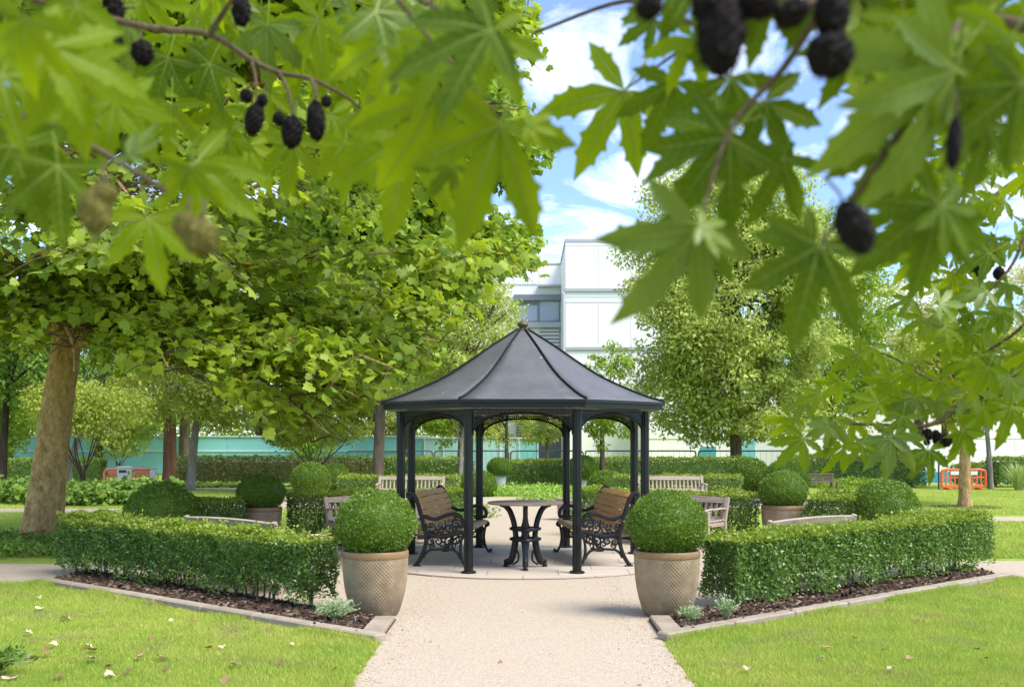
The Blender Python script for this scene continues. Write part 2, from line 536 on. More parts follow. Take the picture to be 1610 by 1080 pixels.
c = t.mix(t.ramp(st, [(.52, 0.0), (.75, .4)]), c, (.15, .14, .12))
c = t.mix(t.ramp(t.voro(t.mapping(v, (1, 1, .7)), 3.3), [(.035, .7), (.06, 0.0)]), c, (.34, .33, .30))
M['roof'] = t.done(t.principled(c, t.ramp(n1, [(.3, .50), (.7, .64)]), 0, .4, t.bump(n2, .06, .004)))
t = NT('finial_copper'); v = t.coord("Object")
M['finial'] = t.done(t.principled(t.mix(t.noise(v, 30, 4), (.10, .075, .055), (.17, .125, .095)), .5, .3, .5))
t = NT('table_top_board'); v = t.coord("Object")
n1 = t.noise(t.mapping(v, (3, 30, 3)), 1.0, 5, .6)
M['table'] = t.done(t.principled(t.ramp(n1, [(.3, (.22, .15, .11)), (.7, (.36, .265, .20))]), .42, 0, .4))

t = NT('glazed_clay'); v = t.coord("Object")
n1 = t.noise(v, 7, 5, .65); n2 = t.noise(v, 60, 3, .6)
c = t.ramp(n1, [(.3, (.25, .18, .105)), (.5, (.35, .26, .155)), (.72, (.44, .345, .22))])
c = t.mix(t.math('MULTIPLY', n2, .25), c, (.22, .155, .09))
oi = t.node("ShaderNodeObjectInfo").outputs["Random"]
sp_ = t.node("ShaderNodeSeparateXYZ"); t.set(sp_.inputs[0], v)
off = t.node("ShaderNodeVectorMath", operation='ADD'); t.set(off.inputs[0], v)
cb = t.node("ShaderNodeCombineXYZ"); t.set(cb.inputs[0], t.math('MULTIPLY', oi, 17.0)); t.l.new(cb.outputs[0], off.inputs[1])
n3 = t.noise(t.mapping(off.outputs[0], (1, 1, .45)), 7, 6, .7)
splash = t.math('MULTIPLY', t.ramp(n3, [(.38, 0.0), (.62, 1.0)]), t.ramp(sp_.outputs[2], [(.0, .95), (.20, .25), (.5, .12)]))
c = t.mix(splash, c, (.10, .085, .05))
lime = t.ramp(t.noise(t.mapping(off.outputs[0], (3, 3, .5)), 5, 5, .7), [(.60, 0.0), (.74, .5)])
c = t.mix(lime, c, (.50, .45, .37))
M['clay'] = t.done(t.principled(c, .5, 0, .4, t.bump(n2, .1, .003)))
t = NT('clay_rim'); v = t.coord("Object")
M['rim'] = t.done(t.principled(t.mix(t.noise(v, 9, 5, .6), (.20, .12, .05), (.29, .185, .085)), .45, 0, .45))

def plain(name, c, rough=.5, metal=0, spec=.5, var=.12, scale=3.0):
    t = NT(name); v = t.coord("Object")
    n = t.noise(v, scale, 5, .6)
    d = tuple(x * (1 - var) for x in c)
    return t.done(t.principled(t.mix(n, d, c), rough, metal, spec))
M['white'] = plain('white_cladding', (.90, .88, .85), .5, 0, .4, .05, .4)
M['white2'] = plain('white_render', (.86, .845, .82), .6, 0, .3, .06, .5)
M['coping'] = plain('grey_coping', (.45, .46, .48), .5)
M['greyframe'] = plain('grey_frame', (.20, .21, .23), .45)
M['louvre'] = plain('louvre_white', (.66, .65, .62), .55)
M['louvre_b'] = plain('louvre_timber', (.50, .40, .33), .6)
M['dark'] = plain('dark_recess', (.05, .05, .055), .6)
M['teal'] = plain('teal_hoarding', (.27, .62, .64), .5, 0, .4, .1, .6)
M['teal2'] = plain('pale_teal_hoarding', (.46, .72, .73), .45, 0, .4, .1, .6)
M['blue'] = plain('blue_band', (.05, .34, .48), .5)
M['door'] = plain('teal_door', (.10, .36, .40), .5)
M['orange'] = plain('orange_plastic', (.80, .16, .035), .45, 0, .5, .12, 6)
M['orange_w'] = plain('orange_faded', (.78, .27, .15), .5, 0, .5, .12, 6)
M['whiteplastic'] = plain('white_plastic', (.78, .78, .77), .4)
M['galv'] = plain('grey_rail', (.11, .115, .12), .45, .3)
M['bench_dark'] = plain('aged_dark_timber', (.15, .115, .085), .75, 0, .2, .3, 9)
M['fruit'] = plain('dark_seed_ball', (.010, .006, .006), .8, 0, .2, .5, 80)
M['fruit_g'] = plain('green_seed_ball', (.17, .15, .035), .8, 0, .2, .45, 70)
M['deadleaf'] = leaf_mat('dead_leaf', (.16, .09, .045), (.42, .29, .15), (.3, .2, .08), .2, .6, .2, True, 2.0)
M['creamleaf'] = leaf_mat('cream_dead_leaf', (.52, .42, .25), (.70, .60, .40), (.5, .4, .2), .2, .6, .2, True, 2.0)
t = NT('window_glass')
M['glass'] = t.done(t.principled((.30, .33, .37), .06, 0, .8))
t = NT('tinted_glass_panel')
M['glass_teal'] = t.done(t.principled((.30, .55, .58), .15, 0, .6))

# ================================================================== THE SETTING
def sheet(name, poly, z, mat, label=None):
    me = bpy.data.meshes.new(name)
    me.from_pydata([(p[0], p[1], z) for p in poly], [], [tuple(range(len(poly)))])
    me.materials.append(mat)
    o = link(name, me, kind='structure')
    if label: o['label'] = label
    return o

sheet('ground', [(-500, -60), (500, -60), (500, 900), (-500, 900)], 0.0, M['lawn'], 'green lawn around the paths')
GC = (0.0, 13.35)               # centre of the gazebo
kA, kB = Vector((-1.05, 7.85)), Vector((-5.09, 11.17))
rA, rB = Vector((1.045, 7.92)), Vector((5.33, 11.59))
sheet('gravel_path', [(-1.05, -6), (1.05, -6), (1.045, 7.92), (5.33, 11.59), (16, 12.05), (16, 13.45), (5.6, 13.25), (4.7, 13.3), (1.15, 16.6),
      (0.75, 18.0), (0.75, 22.6), (0.9, 24.0), (-0.9, 24.0), (-0.75, 22.6), (-0.75, 18.0), (-1.15, 16.6), (-4.7, 13.3), (-5.6, 12.95), (-16, 12.75), (-16, 11.45), (-5.09, 11.17), (-1.05, 7.85)],
      0.006, M['gravel'], 'pale resin gravel path and round plaza')
sheet('back_path', [(-9, 24.0), (9, 24.0), (9, 29.0), (-9, 29.0)], 0.006, M['gravel'], 'gravel cross path behind the plaza')
sheet('lawn_path', [(-60, 22.6), (-9, 22.6), (-9, 23.9), (-60, 23.9)], 0.006, M['gravel'])
sheet('side_path', [(5.8, 20.0), (60, 20.4), (60, 21.7), (5.8, 21.2)], 0.006, M['gravel'])
sheet('far_path', [(-16, 33.2), (-8.6, 33.2), (-8.6, 35.6), (-16, 35.6)], 0.006, M['gravel'])

# front planting beds: mulch, timber-coloured kerb pieces
def bed(name, A, B, C, D, label):
    poly = [A, C, D, B] if A.x < 0 else [A, B, D, C]
    b = sheet(name, poly, 0.022, M['soil'], label)
    # kerb pieces along A-B
    L = (B - A).length; d = (B - A) / L
    rz = math.atan2(d.y, d.x)
    n = 7; step = L / n
    proto = MB().box((0, 0, 0), (step - .012, .12, .085), bev=.012).mesh('kerb_stone', M['kerb'])
    for i in range(n):
        c = A + d * (step * (i + .5))
        o = link('kerb_stone', proto, b, (c.x, c.y, .022), (random.uniform(-.006, .006), 0, rz + random.uniform(-.008, .008)))
    # short end beside the path: small setts
    e = (C - A); Le = e.length; e = e / Le
    sx = -1 if A.x < 0 else 1
    m = 4; se = (Le - .10) / m
    proto2 = MB().box((0, 0, 0), (.17, se - .008, .075), bev=.008).mesh('sett', M['kerb'])
    for i in range(m):
        c = A + e * (.085 + se * (i + .5)) + Vector((sx * .095, .0))
        link('sett', proto2, b, (c.x, c.y, .018 + random.uniform(-.004, .004)), (0, 0, random.uniform(-.01, .01)))
    return b
lC, lD = Vector((-1.05, 8.78)), Vector((-5.0, 12.1))
rC, rD = Vector((1.045, 8.80)), Vector((5.15, 12.45))
bed_l = bed('planting_bed', kA, kB, lC, lD, 'mulched planting bed under the left front hedge')
bed_r = bed('planting_bed', rA, rB, rC, rD, 'mulched planting bed under the right front hedge')

def chips(parent, A, B, C, n):
    u = rng.random((n, 2))
    P = np.zeros((n, 3))
    AB = np.array(B - A); AC = np.array(C - A)
    P[:, :2] = np.array(A) + u[:, :1] * AB + u[:, 1:] * AC
    P[:, 2] = .024 + rng.random(n) * .022
    T = nrm(rng.normal(size=(n, 3)) * [1, 1, .25]); N = nrm(rng.normal(size=(n, 3)) * .35 + [0, 0, 1])
    tv = [(-.28, 0, 0), (.28, .05, 0), (.22, 1, .02), (-.2, .92, 0), (-.2, .1, .22), (.2, .1, .22), (.15, .9, .22), (-.15, .85, .2)]
    tf = [(4, 5, 6, 7), (0, 1, 5, 4), (1, 2, 6, 5), (2, 3, 7, 6), (3, 0, 4, 7)]
    V, Fc = stamp(tv, tf, P, T, N, rng.uniform(.02, .06, n))
    link('bark_chips', np_mesh('bark_chips', V, Fc, [M['chip']]), parent, kind='stuff')
d_ = (kB - kA).normalized()
chips(bed_l, kA + Vector((-.2, .12)), kB + Vector((.1, .1)), kA + Vector((-.2, .95)), 6500)
chips(bed_r, rA + Vector((.2, .12)), rB + Vector((-.1, .1)), rA + Vector((.2, .95)), 6500)

# soil strips under the rear beds
sheet('rear_bed_soil', [(-4.95, 13.25), (-1.35, 16.4), (-.95, 18.0), (-2.2, 18.2), (-5.6, 14.2)], 0.012, M['soil'])
sheet('rear_bed_soil', [(4.95, 13.25), (5.6, 14.2), (2.2, 18.2), (.95, 18.0), (1.35, 16.4)], 0.012, M['soil'])
sheet('tree_base_soil', [(10.3 + .8 * math.cos(a), 24.6 + .8 * math.sin(a)) for a in np.linspace(0, 6.28, 25)[:-1]], 0.008, M['soil'])

# paving slabs of the gazebo floor, clipped to a circle
def clip(poly, n, c):
    out = []
    for i in range(len(poly)):
        a, b = poly[i], poly[(i + 1) % len(poly)]
        da, db = a[0] * n[0] + a[1] * n[1] - c, b[0] * n[0] + b[1] * n[1] - c
        if da <= 0: out.append(a)
        if (da < 0 < db) or (db < 0 < da):
            t_ = da / (da - db)
            out.append((a[0] + (b[0] - a[0]) * t_, a[1] + (b[1] - a[1]) * t_))
    return out
floor_base = sheet('gazebo_floor', [(GC[0] + 1.93 * math.cos(a), GC[1] + 1.93 * math.sin(a)) for a in np.linspace(0, 2 * math.pi, 49)[:-1]], 0.010, M['soil'], 'round stone paved floor under the gazebo')
sw, sd = .80, .56
for j in range(-4, 4):
    for i in range(-4, 4):
        ox = (j % 2) * .4
        x0, y0 = i * sw + ox + .003, j * sd + .003
        q = [(x0, y0), (x0 + sw - .006, y0), (x0 + sw - .006, y0 + sd - .006), (x0, y0 + sd - .006)]
        for k in range(40):
            a = 2 * math.pi * k / 40
            q = clip(q, (math.cos(a), math.sin(a)), 1.93)
            if len(q) < 3: break
        if len(q) < 3: continue
        cx_ = sum(p[0] for p in q) / len(q); cy_ = sum(p[1] for p in q) / len(q)
        MB().prism([(p[0] - cx_, p[1] - cy_) for p in q], 0, .012).obj('paving_slab', M['paving'], floor_base, loc=(GC[0] + cx_, GC[1] + cy_, .011 + random.uniform(0, .001)))

# ================================================================== GAZEBO
FL = .024
gz = thing('gazebo', 'black octagonal iron gazebo with swept pointed metal roof over the seats', 'gazebo', (GC[0], GC[1], 0))
RC, TOPZ = 1.594, 1.868
col_m = MB()
prof = []
def fluted(r, seg=16):
    return [(r * (1 if k % 2 else .86) * math.cos(2 * math.pi * k / seg), r * (1 if k % 2 else .86) * math.sin(2 * math.pi * k / seg)) for k in range(seg)]
fl = fluted(.052)
col_m.prism(fl, FL + .02, TOPZ)
col_me = col_m.mesh('column', M['iron'])
base_me = MB().lathe([(.088, FL), (.088, FL + .014), (.078, FL + .02), (.06, FL + .026)], 20).mesh('column_base', M['iron'], True)
bolt_me = MB().lathe([(.010, 0), (.010, .008), (.006, .012)], 6).mesh('bolt', M['iron'])
# lattice frieze of one bay, in the local frame: x across, z up, centre of the bay at x = 0
S8 = 2 * RC * math.sin(math.pi / 8)
hw = S8 / 2 - .045
z_top, z_crown, z_spr = 1.862, 1.826, 1.600
def arch_z(x): return z_spr + (z_crown - z_spr) * math.sqrt(max(0, 1 - (x / hw) ** 2))
lat = MB()
stepx = .030
def bar(p, q, r=.0045):
    d = Vector((q[0] - p[0], 0, q[1] - p[1])); L = d.length
    if L < .012: return
    n_ = Vector((-d.z, 0, d.x)).normalized() * r
    a, b = Vector((p[0], 0, p[1])), Vector((q[0], 0, q[1]))
    vv = []
    for y in (-.006, .006):
        for c_ in (a - n_, b - n_, b + n_, a + n_):
            vv.append(c_ + Vector((0, y, 0)))
    lat.add(vv, [(0, 1, 2, 3), (7, 6, 5, 4), (0, 4, 5, 1), (1, 5, 6, 2), (2, 6, 7, 3), (3, 7, 4, 0)])
for sgn in (1, -1):
    k = -hw - .5
    while k < hw + .5:
        seg_ = []
        N_ = 60
        start = None; last = None
        for i in range(N_ + 1):
            tt = i / N_ * .27
            x, z = k + sgn * tt * .62, z_top - tt
            inside = abs(x) < hw and z > arch_z(x)
            if inside and start is None: start = (x, z)
            if inside: last = (x, z)
            if (not inside or i == N_) and start is not None:
                bar(start, last); start = None
        k += stepx
zz = z_top - .03
while zz > z_spr:                     # rings of rosettes: thin level bars give the pierced look
    xi = hw * math.sqrt(max(0, 1 - ((zz - z_spr) / (z_crown - z_spr)) ** 2)) if zz < z_crown else 0
    for s in (-1, 1): bar((s * hw, zz), (s * (xi + .002), zz), .0035)
    zz -= .03
lat_me = lat.mesh('lattice', M['iron'])
arch = MB()
pts = [(-hw + 2 * hw * (.5 - .5 * math.cos(math.pi * i / 28)),) for i in range(29)]
arc = [Vector((p[0], 0, arch_z(p[0]))) for p in pts]
arch.tube(arc, .014, 8, True, 1.0)
arch_me = arch.mesh('arch_band', M['iron'], True)
rail_me = MB().box((0, 0, z_top - .004), (2 * hw, .035, .018)).box((0, 0, z_top - .038), (2 * hw, .018, .012)).mesh('frieze_rail', M['iron'])
spr_me = MB().box((-hw + .01, 0, z_spr + .1), (.012, .02, .24)).box((hw - .01, 0, z_spr + .1), (.012, .02, .24)).mesh('edge_bar', M['iron'])
for k in range(8):
    a = R(22.5 + 45 * k)
    c = link('column', col_me, gz, (RC * math.cos(a), RC * math.sin(a), 0), (0, 0, a))
    link('column_base', base_me, c)
    for q in range(4):
        link('bolt', bolt_me, c, (.072 * math.cos(q * 1.571 + .8), .072 * math.sin(q * 1.571 + .8), FL + .016))
    a2 = R(45 * k)
    ap = RC * math.cos(math.pi / 8)
    f_ = link('frieze', rail_me, gz, (ap * math.cos(a2), ap * math.sin(a2), 0), (0, 0, a2 + math.pi / 2))
    link('lattice', lat_me, f_); link('arch_band', arch_me, f_); link('edge_bar', spr_me, f_)
# roof: eight swept panels with ridge ribs, two-step fascia, soffit, finial
RP = [(1.835, 1.972), (1.69, 2.012), (1.55, 2.061), (1.41, 2.118), (1.275, 2.176), (1.16, 2.228), (1.05, 2.284), (.94, 2.346), (.842, 2.408), (.745, 2.472),
      (.65, 2.536), (.498, 2.640), (.32, 2.755), (.152, 2.860), (.07, 2.912)]
def oct_pt(r, k, z): 
    a = R(22.5 + 45 * k); return Vector((r * math.cos(a), r * math.sin(a), z))
for k in range(8):
    m = MB(); vv, ff = [], []
    nseg = 6
    for r_, z in RP:
        p, q = oct_pt(r_, k, z), oct_pt(r_, k + 1, z)
        for s in range(nseg + 1): vv.append(p.lerp(q, s / nseg))
    for i in range(len(RP) - 1):
        for s in range(nseg):
            a = i * (nseg + 1) + s
            ff.append((a, a + 1, a + nseg + 2, a + nseg + 1))
    m.add(vv, ff)
    o = m.obj('roof_panel', M['roof'], gz, True)
    md = o.modifiers.new('thickness', 'SOLIDIFY'); md.thickness = .012; md.offset = -1
    MB().tube([oct_pt(r_ + .002, k, z + .010) for r_, z in RP], .0125, 8).obj('ridge_rib', M['iron'], gz, True)
    # fascia pieces: upper lip and lower board
    for (ra, rb, z0, z1) in ((1.812, 1.780, 1.882, 1.934), (1.840, 1.780, 1.936, 1.970)):
        p0, p1 = oct_pt(ra, k, z0), oct_pt(ra, k + 1, z0)
        q0, q1 = oct_pt(rb, k, z0), oct_pt(rb, k + 1, z0)
        up = Vector((0, 0, z1 - z0))
        MB().add([p0, p1, q1, q0, p0 + up, p1 + up, q1 + up, q0 + up], [(3, 2, 1, 0), (4, 5, 6, 7), (0, 1, 5, 4), (1, 2, 6, 5), (2, 3, 7, 6), (3, 0, 4, 7)]).obj('fascia', M['iron'], gz)
sof = MB()
vv = [oct_pt(1.778, k, 1.886) for k in range(8)] + [oct_pt(.3, k, 2.35) for k in range(8)]
sof.add(vv, [(k, 8 + k, 8 + (k + 1) % 8, (k + 1) % 8) for k in range(8)] + [tuple(8 + k for k in range(8))])
sof.obj('soffit', M['iron'], gz)
MB().lathe([(.085, 2.895), (.088, 2.915), (.05, 2.925), (.035, 2.945), (.06, 2.958), (.072, 2.980), (.066, 3.002), (.04, 3.018), (.018, 3.03), (.012, 3.04)], 20).obj('finial', M['finial'], gz, True)

# ================================================================== IRON BENCHES
def scroll(m, cx, cz, r0, a0, turns, r1=.004, rad=.007, x=0.0, sgn=1):
    p = []
    n = max(8, int(18 * turns))
    for i in range(n + 1):
        t_ = i / n
        r_ = r0 + (r1 - r0) * t_
        a = a0 + sgn * turns * 2 * math.pi * t_
        p.append((x, cx + r_ * math.cos(a), cz + r_ * math.sin(a)))
    m.tube(p, [rad * (1 - .3 * i / n) for i in range(n + 1)], 6, True, 1.4)
def U(pts): return [(0, p[0], p[1]) for p in pts]    # local: x along the bench, y forward, z up
BACKC = [(.085, .40), (.06, .47), (.03, .60), (.0, .71), (-.04, .81), (-.085, .865)]
def end_frame():
    m = MB()
    # rear leg, upright and rolled top
    m.tube(spline(U([(-.045, .012), (-.02, .03), (.025, .10), (.06, .18), (.084, .28), (.088, .38), (.062, .46), (.03, .60), (.0, .71), (-.04, .81), (-.09, .868), (-.125, .862), (-.142, .835), (-.125, .812), (-.10, .822), (-.102, .84)]), 6),
           [.019] * 40 + [.02] * 30 + [.016] * 21, 8, True, 1.3)
    m.lathe([(.0, -.012), (.03, -.012), (.03, .012), (.0, .012)], 14, (0, 0, 0))
    # seat sweep
    m.tube(spline(U([(.075, .44), (.12, .385), (.20, .358), (.30, .356), (.40, .376), (.48, .402), (.535, .400), (.552, .375), (.53, .36)]), 6), .021, 8, True, 1.3)
    # front leg
    m.tube(spline(U([(.535, .385), (.51, .30), (.500, .20), (.512, .11), (.535, .05), (.565, .018), (.595, .03), (.592, .05)]), 6), .017, 8, True, 1.3)
    m.box((0, .575, .008), (.055, .055, .016)); m.box((0, -.04, .008), (.055, .06, .016))
    # arch between the legs
    m.tube(spline(U([(.055, .10), (.085, .155), (.14, .195), (.22, .203), (.28, .205), (.34, .203), (.42, .195), (.475, .15), (.503, .09)]), 6), .012, 8, True, 1.3)
    # arm rest
    m.tube(spline(U([(.035, .60), (.09, .585), (.15, .563), (.22, .563), (.30, .595), (.38, .620), (.45, .617), (.505, .585), (.530, .53), (.525, .485), (.50, .475), (.49, .495)]), 6), .015, 8, True, 1.5)
    # scroll work under the arm
    for (c, z, r_, a0, tn, sg) in ((.16, .47, .075, 2.6, 1.25, 1), (.15, .50, .04, 0, 1.0, -1), (.27, .49, .055, .2, 1.2, -1), (.265, .44, .05, 3.6, 1.2, 1), (.37, .53, .055, 2.8, 1.3, 1),
                                   (.36, .46, .05, 5.2, 1.1, -1), (.45, .50, .062, 1.0, 1.25, 1), (.44, .45, .04, 4.4, 1.1, -1), (.21, .42, .04, 3.3, 1.0, 1), (.12, .43, .04, .8, 1.0, 1)):
        scroll(m, c, z, r_, a0, tn, .008, .0085, 0, sg)
    # scroll work under the seat
    for (c, z, r_, a0, tn, sg) in ((.15, .29, .055, 1.8, 1.3, 1), (.17, .245, .04, 4.5, 1.1, -1), (.235, .30, .05, 1.2, 1.2, -1), (.28, .26, .045, 4.7, 1.3, 1), (.30, .32, .04, 2.0, 1.1, 1),
                                   (.36, .295, .05, 1.9, 1.2, 1), (.37, .245, .04, 4.8, 1.1, 1), (.44, .31, .055, 1.2, 1.3, -1), (.43, .25, .035, 5.0, 1.0, -1), (.125, .335, .03, .5, 1.0, 1)):
        scroll(m, c, z, r_, a0, tn, .008, .0085, 0, sg)
    for (c, z) in ((.28, .212), (.28, .345), (.10, .30), (.475, .30)):
        m.lathe([(.0, -.012), (.018, -.008), (.022, 0), (.018, .008), (.0, .012)], 8, (0, c, z))
    return m
ef_me = end_frame().mesh('end_frame', M['cast'], True)
# rivet-like beading along the upright and seat sweep
bd = MB()
for p in spline(U([(.0, .70), (.045, .60), (.075, .50), (.12, .40), (.20, .362), (.30, .358), (.42, .385), (.5, .405)]), 5):
    for s in (-.026, .026): bd.lathe([(.0, -.006), (.006, -.004), (.008, 0), (.006, .004), (.0, .006)], 6, (s, p.y, p.z))
bead_me = bd.mesh('beading', M['cast'])
BL = 1.72
def iron_bench(label, x, y, rz):
    b = thing('iron_bench', label, 'bench', (x, y, FL), rz, 'cast iron benches in the gazebo')
    for s in (-1, 1):
        e = link('end_frame', ef_me, b, (s * BL / 2, 0, 0))
        link('beading', bead_me, e, kind='stuff')
    bs = [(.074, .475, -.10), (.052, .550, -.16), (.032, .625, -.22), (.012, .697, -.30), (-.018, .768, -.46)]
    sl = MB().box((0, 0, 0), (BL - .03, .022, .066), bev=.006).mesh('back_slat', M['slat'])
    for (yy, z, tilt) in bs:
        link('back_slat', sl, b, (0, yy + .012, z), (-tilt, 0, 0))
    tp = MB().box((0, 0, 0), (BL - .03, .022, .075), bev=.008).mesh('top_slat', M['slat'])
    link('top_slat', tp, b, (0, -.054, .838), (.85, 0, 0))
    ss = MB().box((0, 0, 0), (BL - .03, .098, .024), bev=.007).mesh('seat_slat', M['seat_slat'])
    for (yy, z, tl) in ((.13, .412, -.22), (.233, .398, -.06), (.336, .402, .1), (.438, .418, .15)):
        link('seat_slat', ss, b, (0, yy, z), (tl, 0, 0))
    fs = MB().lathe([(.03, -BL / 2 + .02), (.034, -BL / 2 + .05), (.034, BL / 2 - .05), (.03, BL / 2 - .02)], 12)
    o = fs.obj('front_slat', M['seat_slat'], b, True, loc=(0, .52, .408)); o.rotation_euler = (0, R(90), 0)
    MB().tube([(-BL / 2, .28, .205), (BL / 2, .28, .205)], .008, 6).obj('stretcher', M['cast'], b)
    return b
# left bench faces +X; its long axis runs back and slightly inwards
ax = Vector((.225, 1.76)).normalized()
near_rear = Vector((-1.235, 12.54))
cl_ = near_rear + ax * (BL / 2)
iron_bench('cast iron bench with brown slats on the left side of the gazebo table', cl_.x, cl_.y, math.atan2(ax.y, ax.x) + math.pi)
iron_bench('cast iron bench with brown slats on the right side of the gazebo table', -cl_.x, cl_.y, math.pi - math.atan2(ax.y, ax.x))

# ================================================================== TABLE
tb = thing('garden_table', 'round table on black cast iron legs in the middle of the gazebo', 'table', (.03, 12.38, FL))
tz = .772
MB().lathe([(.0, tz - .026), (.425, tz - .026), (.445, tz - .018), (.447, tz - .006), (.436, tz), (.0, tz)], 48, cap=False).obj('table_top', M['table'], tb, True)
leg = MB()
leg.tube(spline([(.335, 0, tz - .034), (.28, 0, tz - .05), (.215, 0, tz - .11), (.165, 0, tz - .22), (.142, 0, .45), (.13, 0, .36), (.14, 0, .28), (.155, 0, .20), (.178, 0, .12), (.205, 0, .07), (.232, 0, .06)], 6), [.030] * 31 + [.036] * 30, 10, True, 1.15)
leg.tube(spline([(.232, 0, .075), (.262, 0, .066), (.268, 0, .035), (.262, 0, .0)], 5), [.024, .024, .022, .02, .018] * 3 + [.02], 8, True, 1.2)
leg.tube(spline([(.14, 0, .24), (.095, 0, .16), (.10, 0, .08), (.17, 0, .03)], 5), .012, 8)
leg.box((.25, 0, tz - .032), (.26, .05, .010))
leg_me = leg.mesh('leg', M['cast'], True)
foot_me = MB().lathe([(.034, 0), (.034, .012), (.024, .02), (.0, .022)], 12).mesh('foot', M['cast'], True)
for a in (-90, 30, 150):
    l_ = link('leg', leg_me, tb, (0, 0, 0), (0, 0, R(a)))
    link('foot', foot_me, l_, (.264, 0, 0))
for z in (.455, .335):
    cm = MB()
    ring = []
    for i in range(37):
        an = 2 * math.pi * i / 36
        ring.append((( .142 + .035 * math.cos(3 * (an + math.pi / 2))) * math.cos(an), (.142 + .035 * math.cos(3 * (an + math.pi / 2))) * math.sin(an), z))
    cm.tube(ring, .029, 8, False, .75)
    cm.obj('collar', M['cast'], tb, True)
MB().lathe([(.03, .16), (.05, .30), (.062, .34), (.045, .40), (.062, .46), (.04, .52), (.028, .6)], 12).obj('centre_boss', M['cast'], tb, True)

# ================================================================== WOODEN GARDEN BENCHES
def wood_bench_meshes():
    W, D = 1.54, .54
    g = {}
    rear = MB().add([(-.028, -.025, 0), (.028, -.025, 0), (.028, .03, 0), (-.028, .03, 0), (-.028, .0, .38), (.028, .0, .38), (.028, .055, .38), (-.028, .055, .38), (-.028, -.09, .70), (.028, -.09, .70), (.028, -.05, .715), (-.028, -.05, .715)],
                    [(3, 2, 1, 0), (0, 1, 5, 4), (1, 2, 6, 5), (2, 3, 7, 6), (3, 0, 4, 7), (4, 5, 9, 8), (5, 6, 10, 9), (6, 7, 11, 10), (7, 4, 8, 11), (8, 9, 10, 11)])
    g['rear'] = rear.mesh('rear_leg', M['teak'])
    g['front'] = MB().box((0, 0, .265), (.055, .055, .53), bev=.006).mesh('front_leg', M['teak'])
    arm = MB()
    arm.tube(spline([(0, -.02, .535), (0, .12, .548), (0, .28, .545), (0, .44, .548), (0, .54, .540), (0, .565, .52)], 5), .03, 8, True, .5, up=(0, 0, 1))
    g['arm'] = arm.mesh('arm_rest', M['teak'], True)
    top = MB(); vv, ff = [], []
    n = 12
    for i in range(n + 1):
        x = -W / 2 + .03 + (W - .06) * i / n
        c_ = .02 * (1 - (2 * i / n - 1) ** 2)
        for (y, z) in ((-.02, -.045), (.016, -.045), (.016, .032 + c_), (-.02, .032 + c_)): vv.append((x, y, z))
    for i in range(n):
        for k in range(4):
            ff.append((i * 4 + k, i * 4 + (k + 1) % 4, i * 4 + 4 + (k + 1) % 4, i * 4 + 4 + k))
    ff += [(3, 2, 1, 0), tuple(n * 4 + k for k in range(4))]
    g['top'] = top.add(vv, ff).mesh('top_rail', M['teak'])
    g['slat'] = MB().box((0, 0, 0), (.036, .014, .25), bev=.003).mesh('back_slat', M['teak'])
    g['low'] = MB().box((0, 0, 0), (W - .06, .03, .05), bev=.005).mesh('lower_rail', M['teak'])
    g['seat'] = MB().box((0, 0, 0), (W - .03, .075, .02), bev=.005).mesh('seat_slat', M['teak'])
    g['apron'] = MB().box((0, 0, 0), (W - .06, .022, .06), bev=.004).mesh('apron', M['teak'])
    g['side'] = MB().box((0, .25, .33), (.03, .46, .055), bev=.004).mesh('side_rail', M['teak'])
    g['stretch'] = MB().box((0, .25, .10), (.03, .47, .035), bev=.004).mesh('stretcher', M['teak'])
    return g
WB = wood_bench_meshes()
def wood_bench(label, x, y, rz):
    """x, y = middle of the back; faces local +Y"""
    b = thing('garden_bench', label, 'bench', (x, y, .008), rz, 'weathered timber benches round the plaza')
    W = 1.54
    for s in (-1, 1):
        link('rear_leg', WB['rear'], b, (s * (W / 2 - .028), 0, 0))
        link('front_leg', WB['front'], b, (s * (W / 2 - .028), .50, 0))
        link('arm_rest', WB['arm'], b, (s * (W / 2 - .028), 0, 0))
        link('side_rail', WB['side'], b, (s * (W / 2 - .028), 0, 0))
        link('stretcher', WB['stretch'], b, (s * (W / 2 - .028), 0, 0))
    link('top_rail', WB['top'], b, (0, -.06, .665), (.28, 0, 0))
    link('lower_rail', WB['low'], b, (0, .012, .40), (.28, 0, 0))
    n = 16
    for i in range(n):
        xx = -W / 2 + .09 + (W - .18) * i / (n - 1)
        link('back_slat', WB['slat'], b, (xx, -.024, .52), (.28, 0, 0))
    for i in range(6):
        link('seat_slat', WB['seat'], b, (0, .07 + i * .087, .375 + .004 * abs(i - 2.5)), (0, 0, 0))
    link('apron', WB['apron'], b, (0, .515, .325)); link('apron', WB['apron'], b, (0, .04, .325))
    return b
def facing(nx, ny): return math.atan2(-nx, ny)
wood_bench('timber bench seen from behind over the left front hedge', -2.945, 10.76, facing(.635, .773))
wood_bench('timber bench seen from behind over the right front hedge', 2.965, 10.95, facing(-.65, .76))
wood_bench('timber bench with slatted back beyond the left clay pot', -2.21, 15.5, facing(.64, -.77))
wood_bench('timber bench with slatted back beyond the right clay pot', 2.31, 15.5, facing(-.64, -.77))
wood_bench('distant timber bench against a low hedge, seen between the left gazebo columns', -2.59, 24.6, facing(0, -1))
wood_bench('distant timber bench against a low hedge, seen to the right of the gazebo', 3.44, 24.6, facing(0, -1))
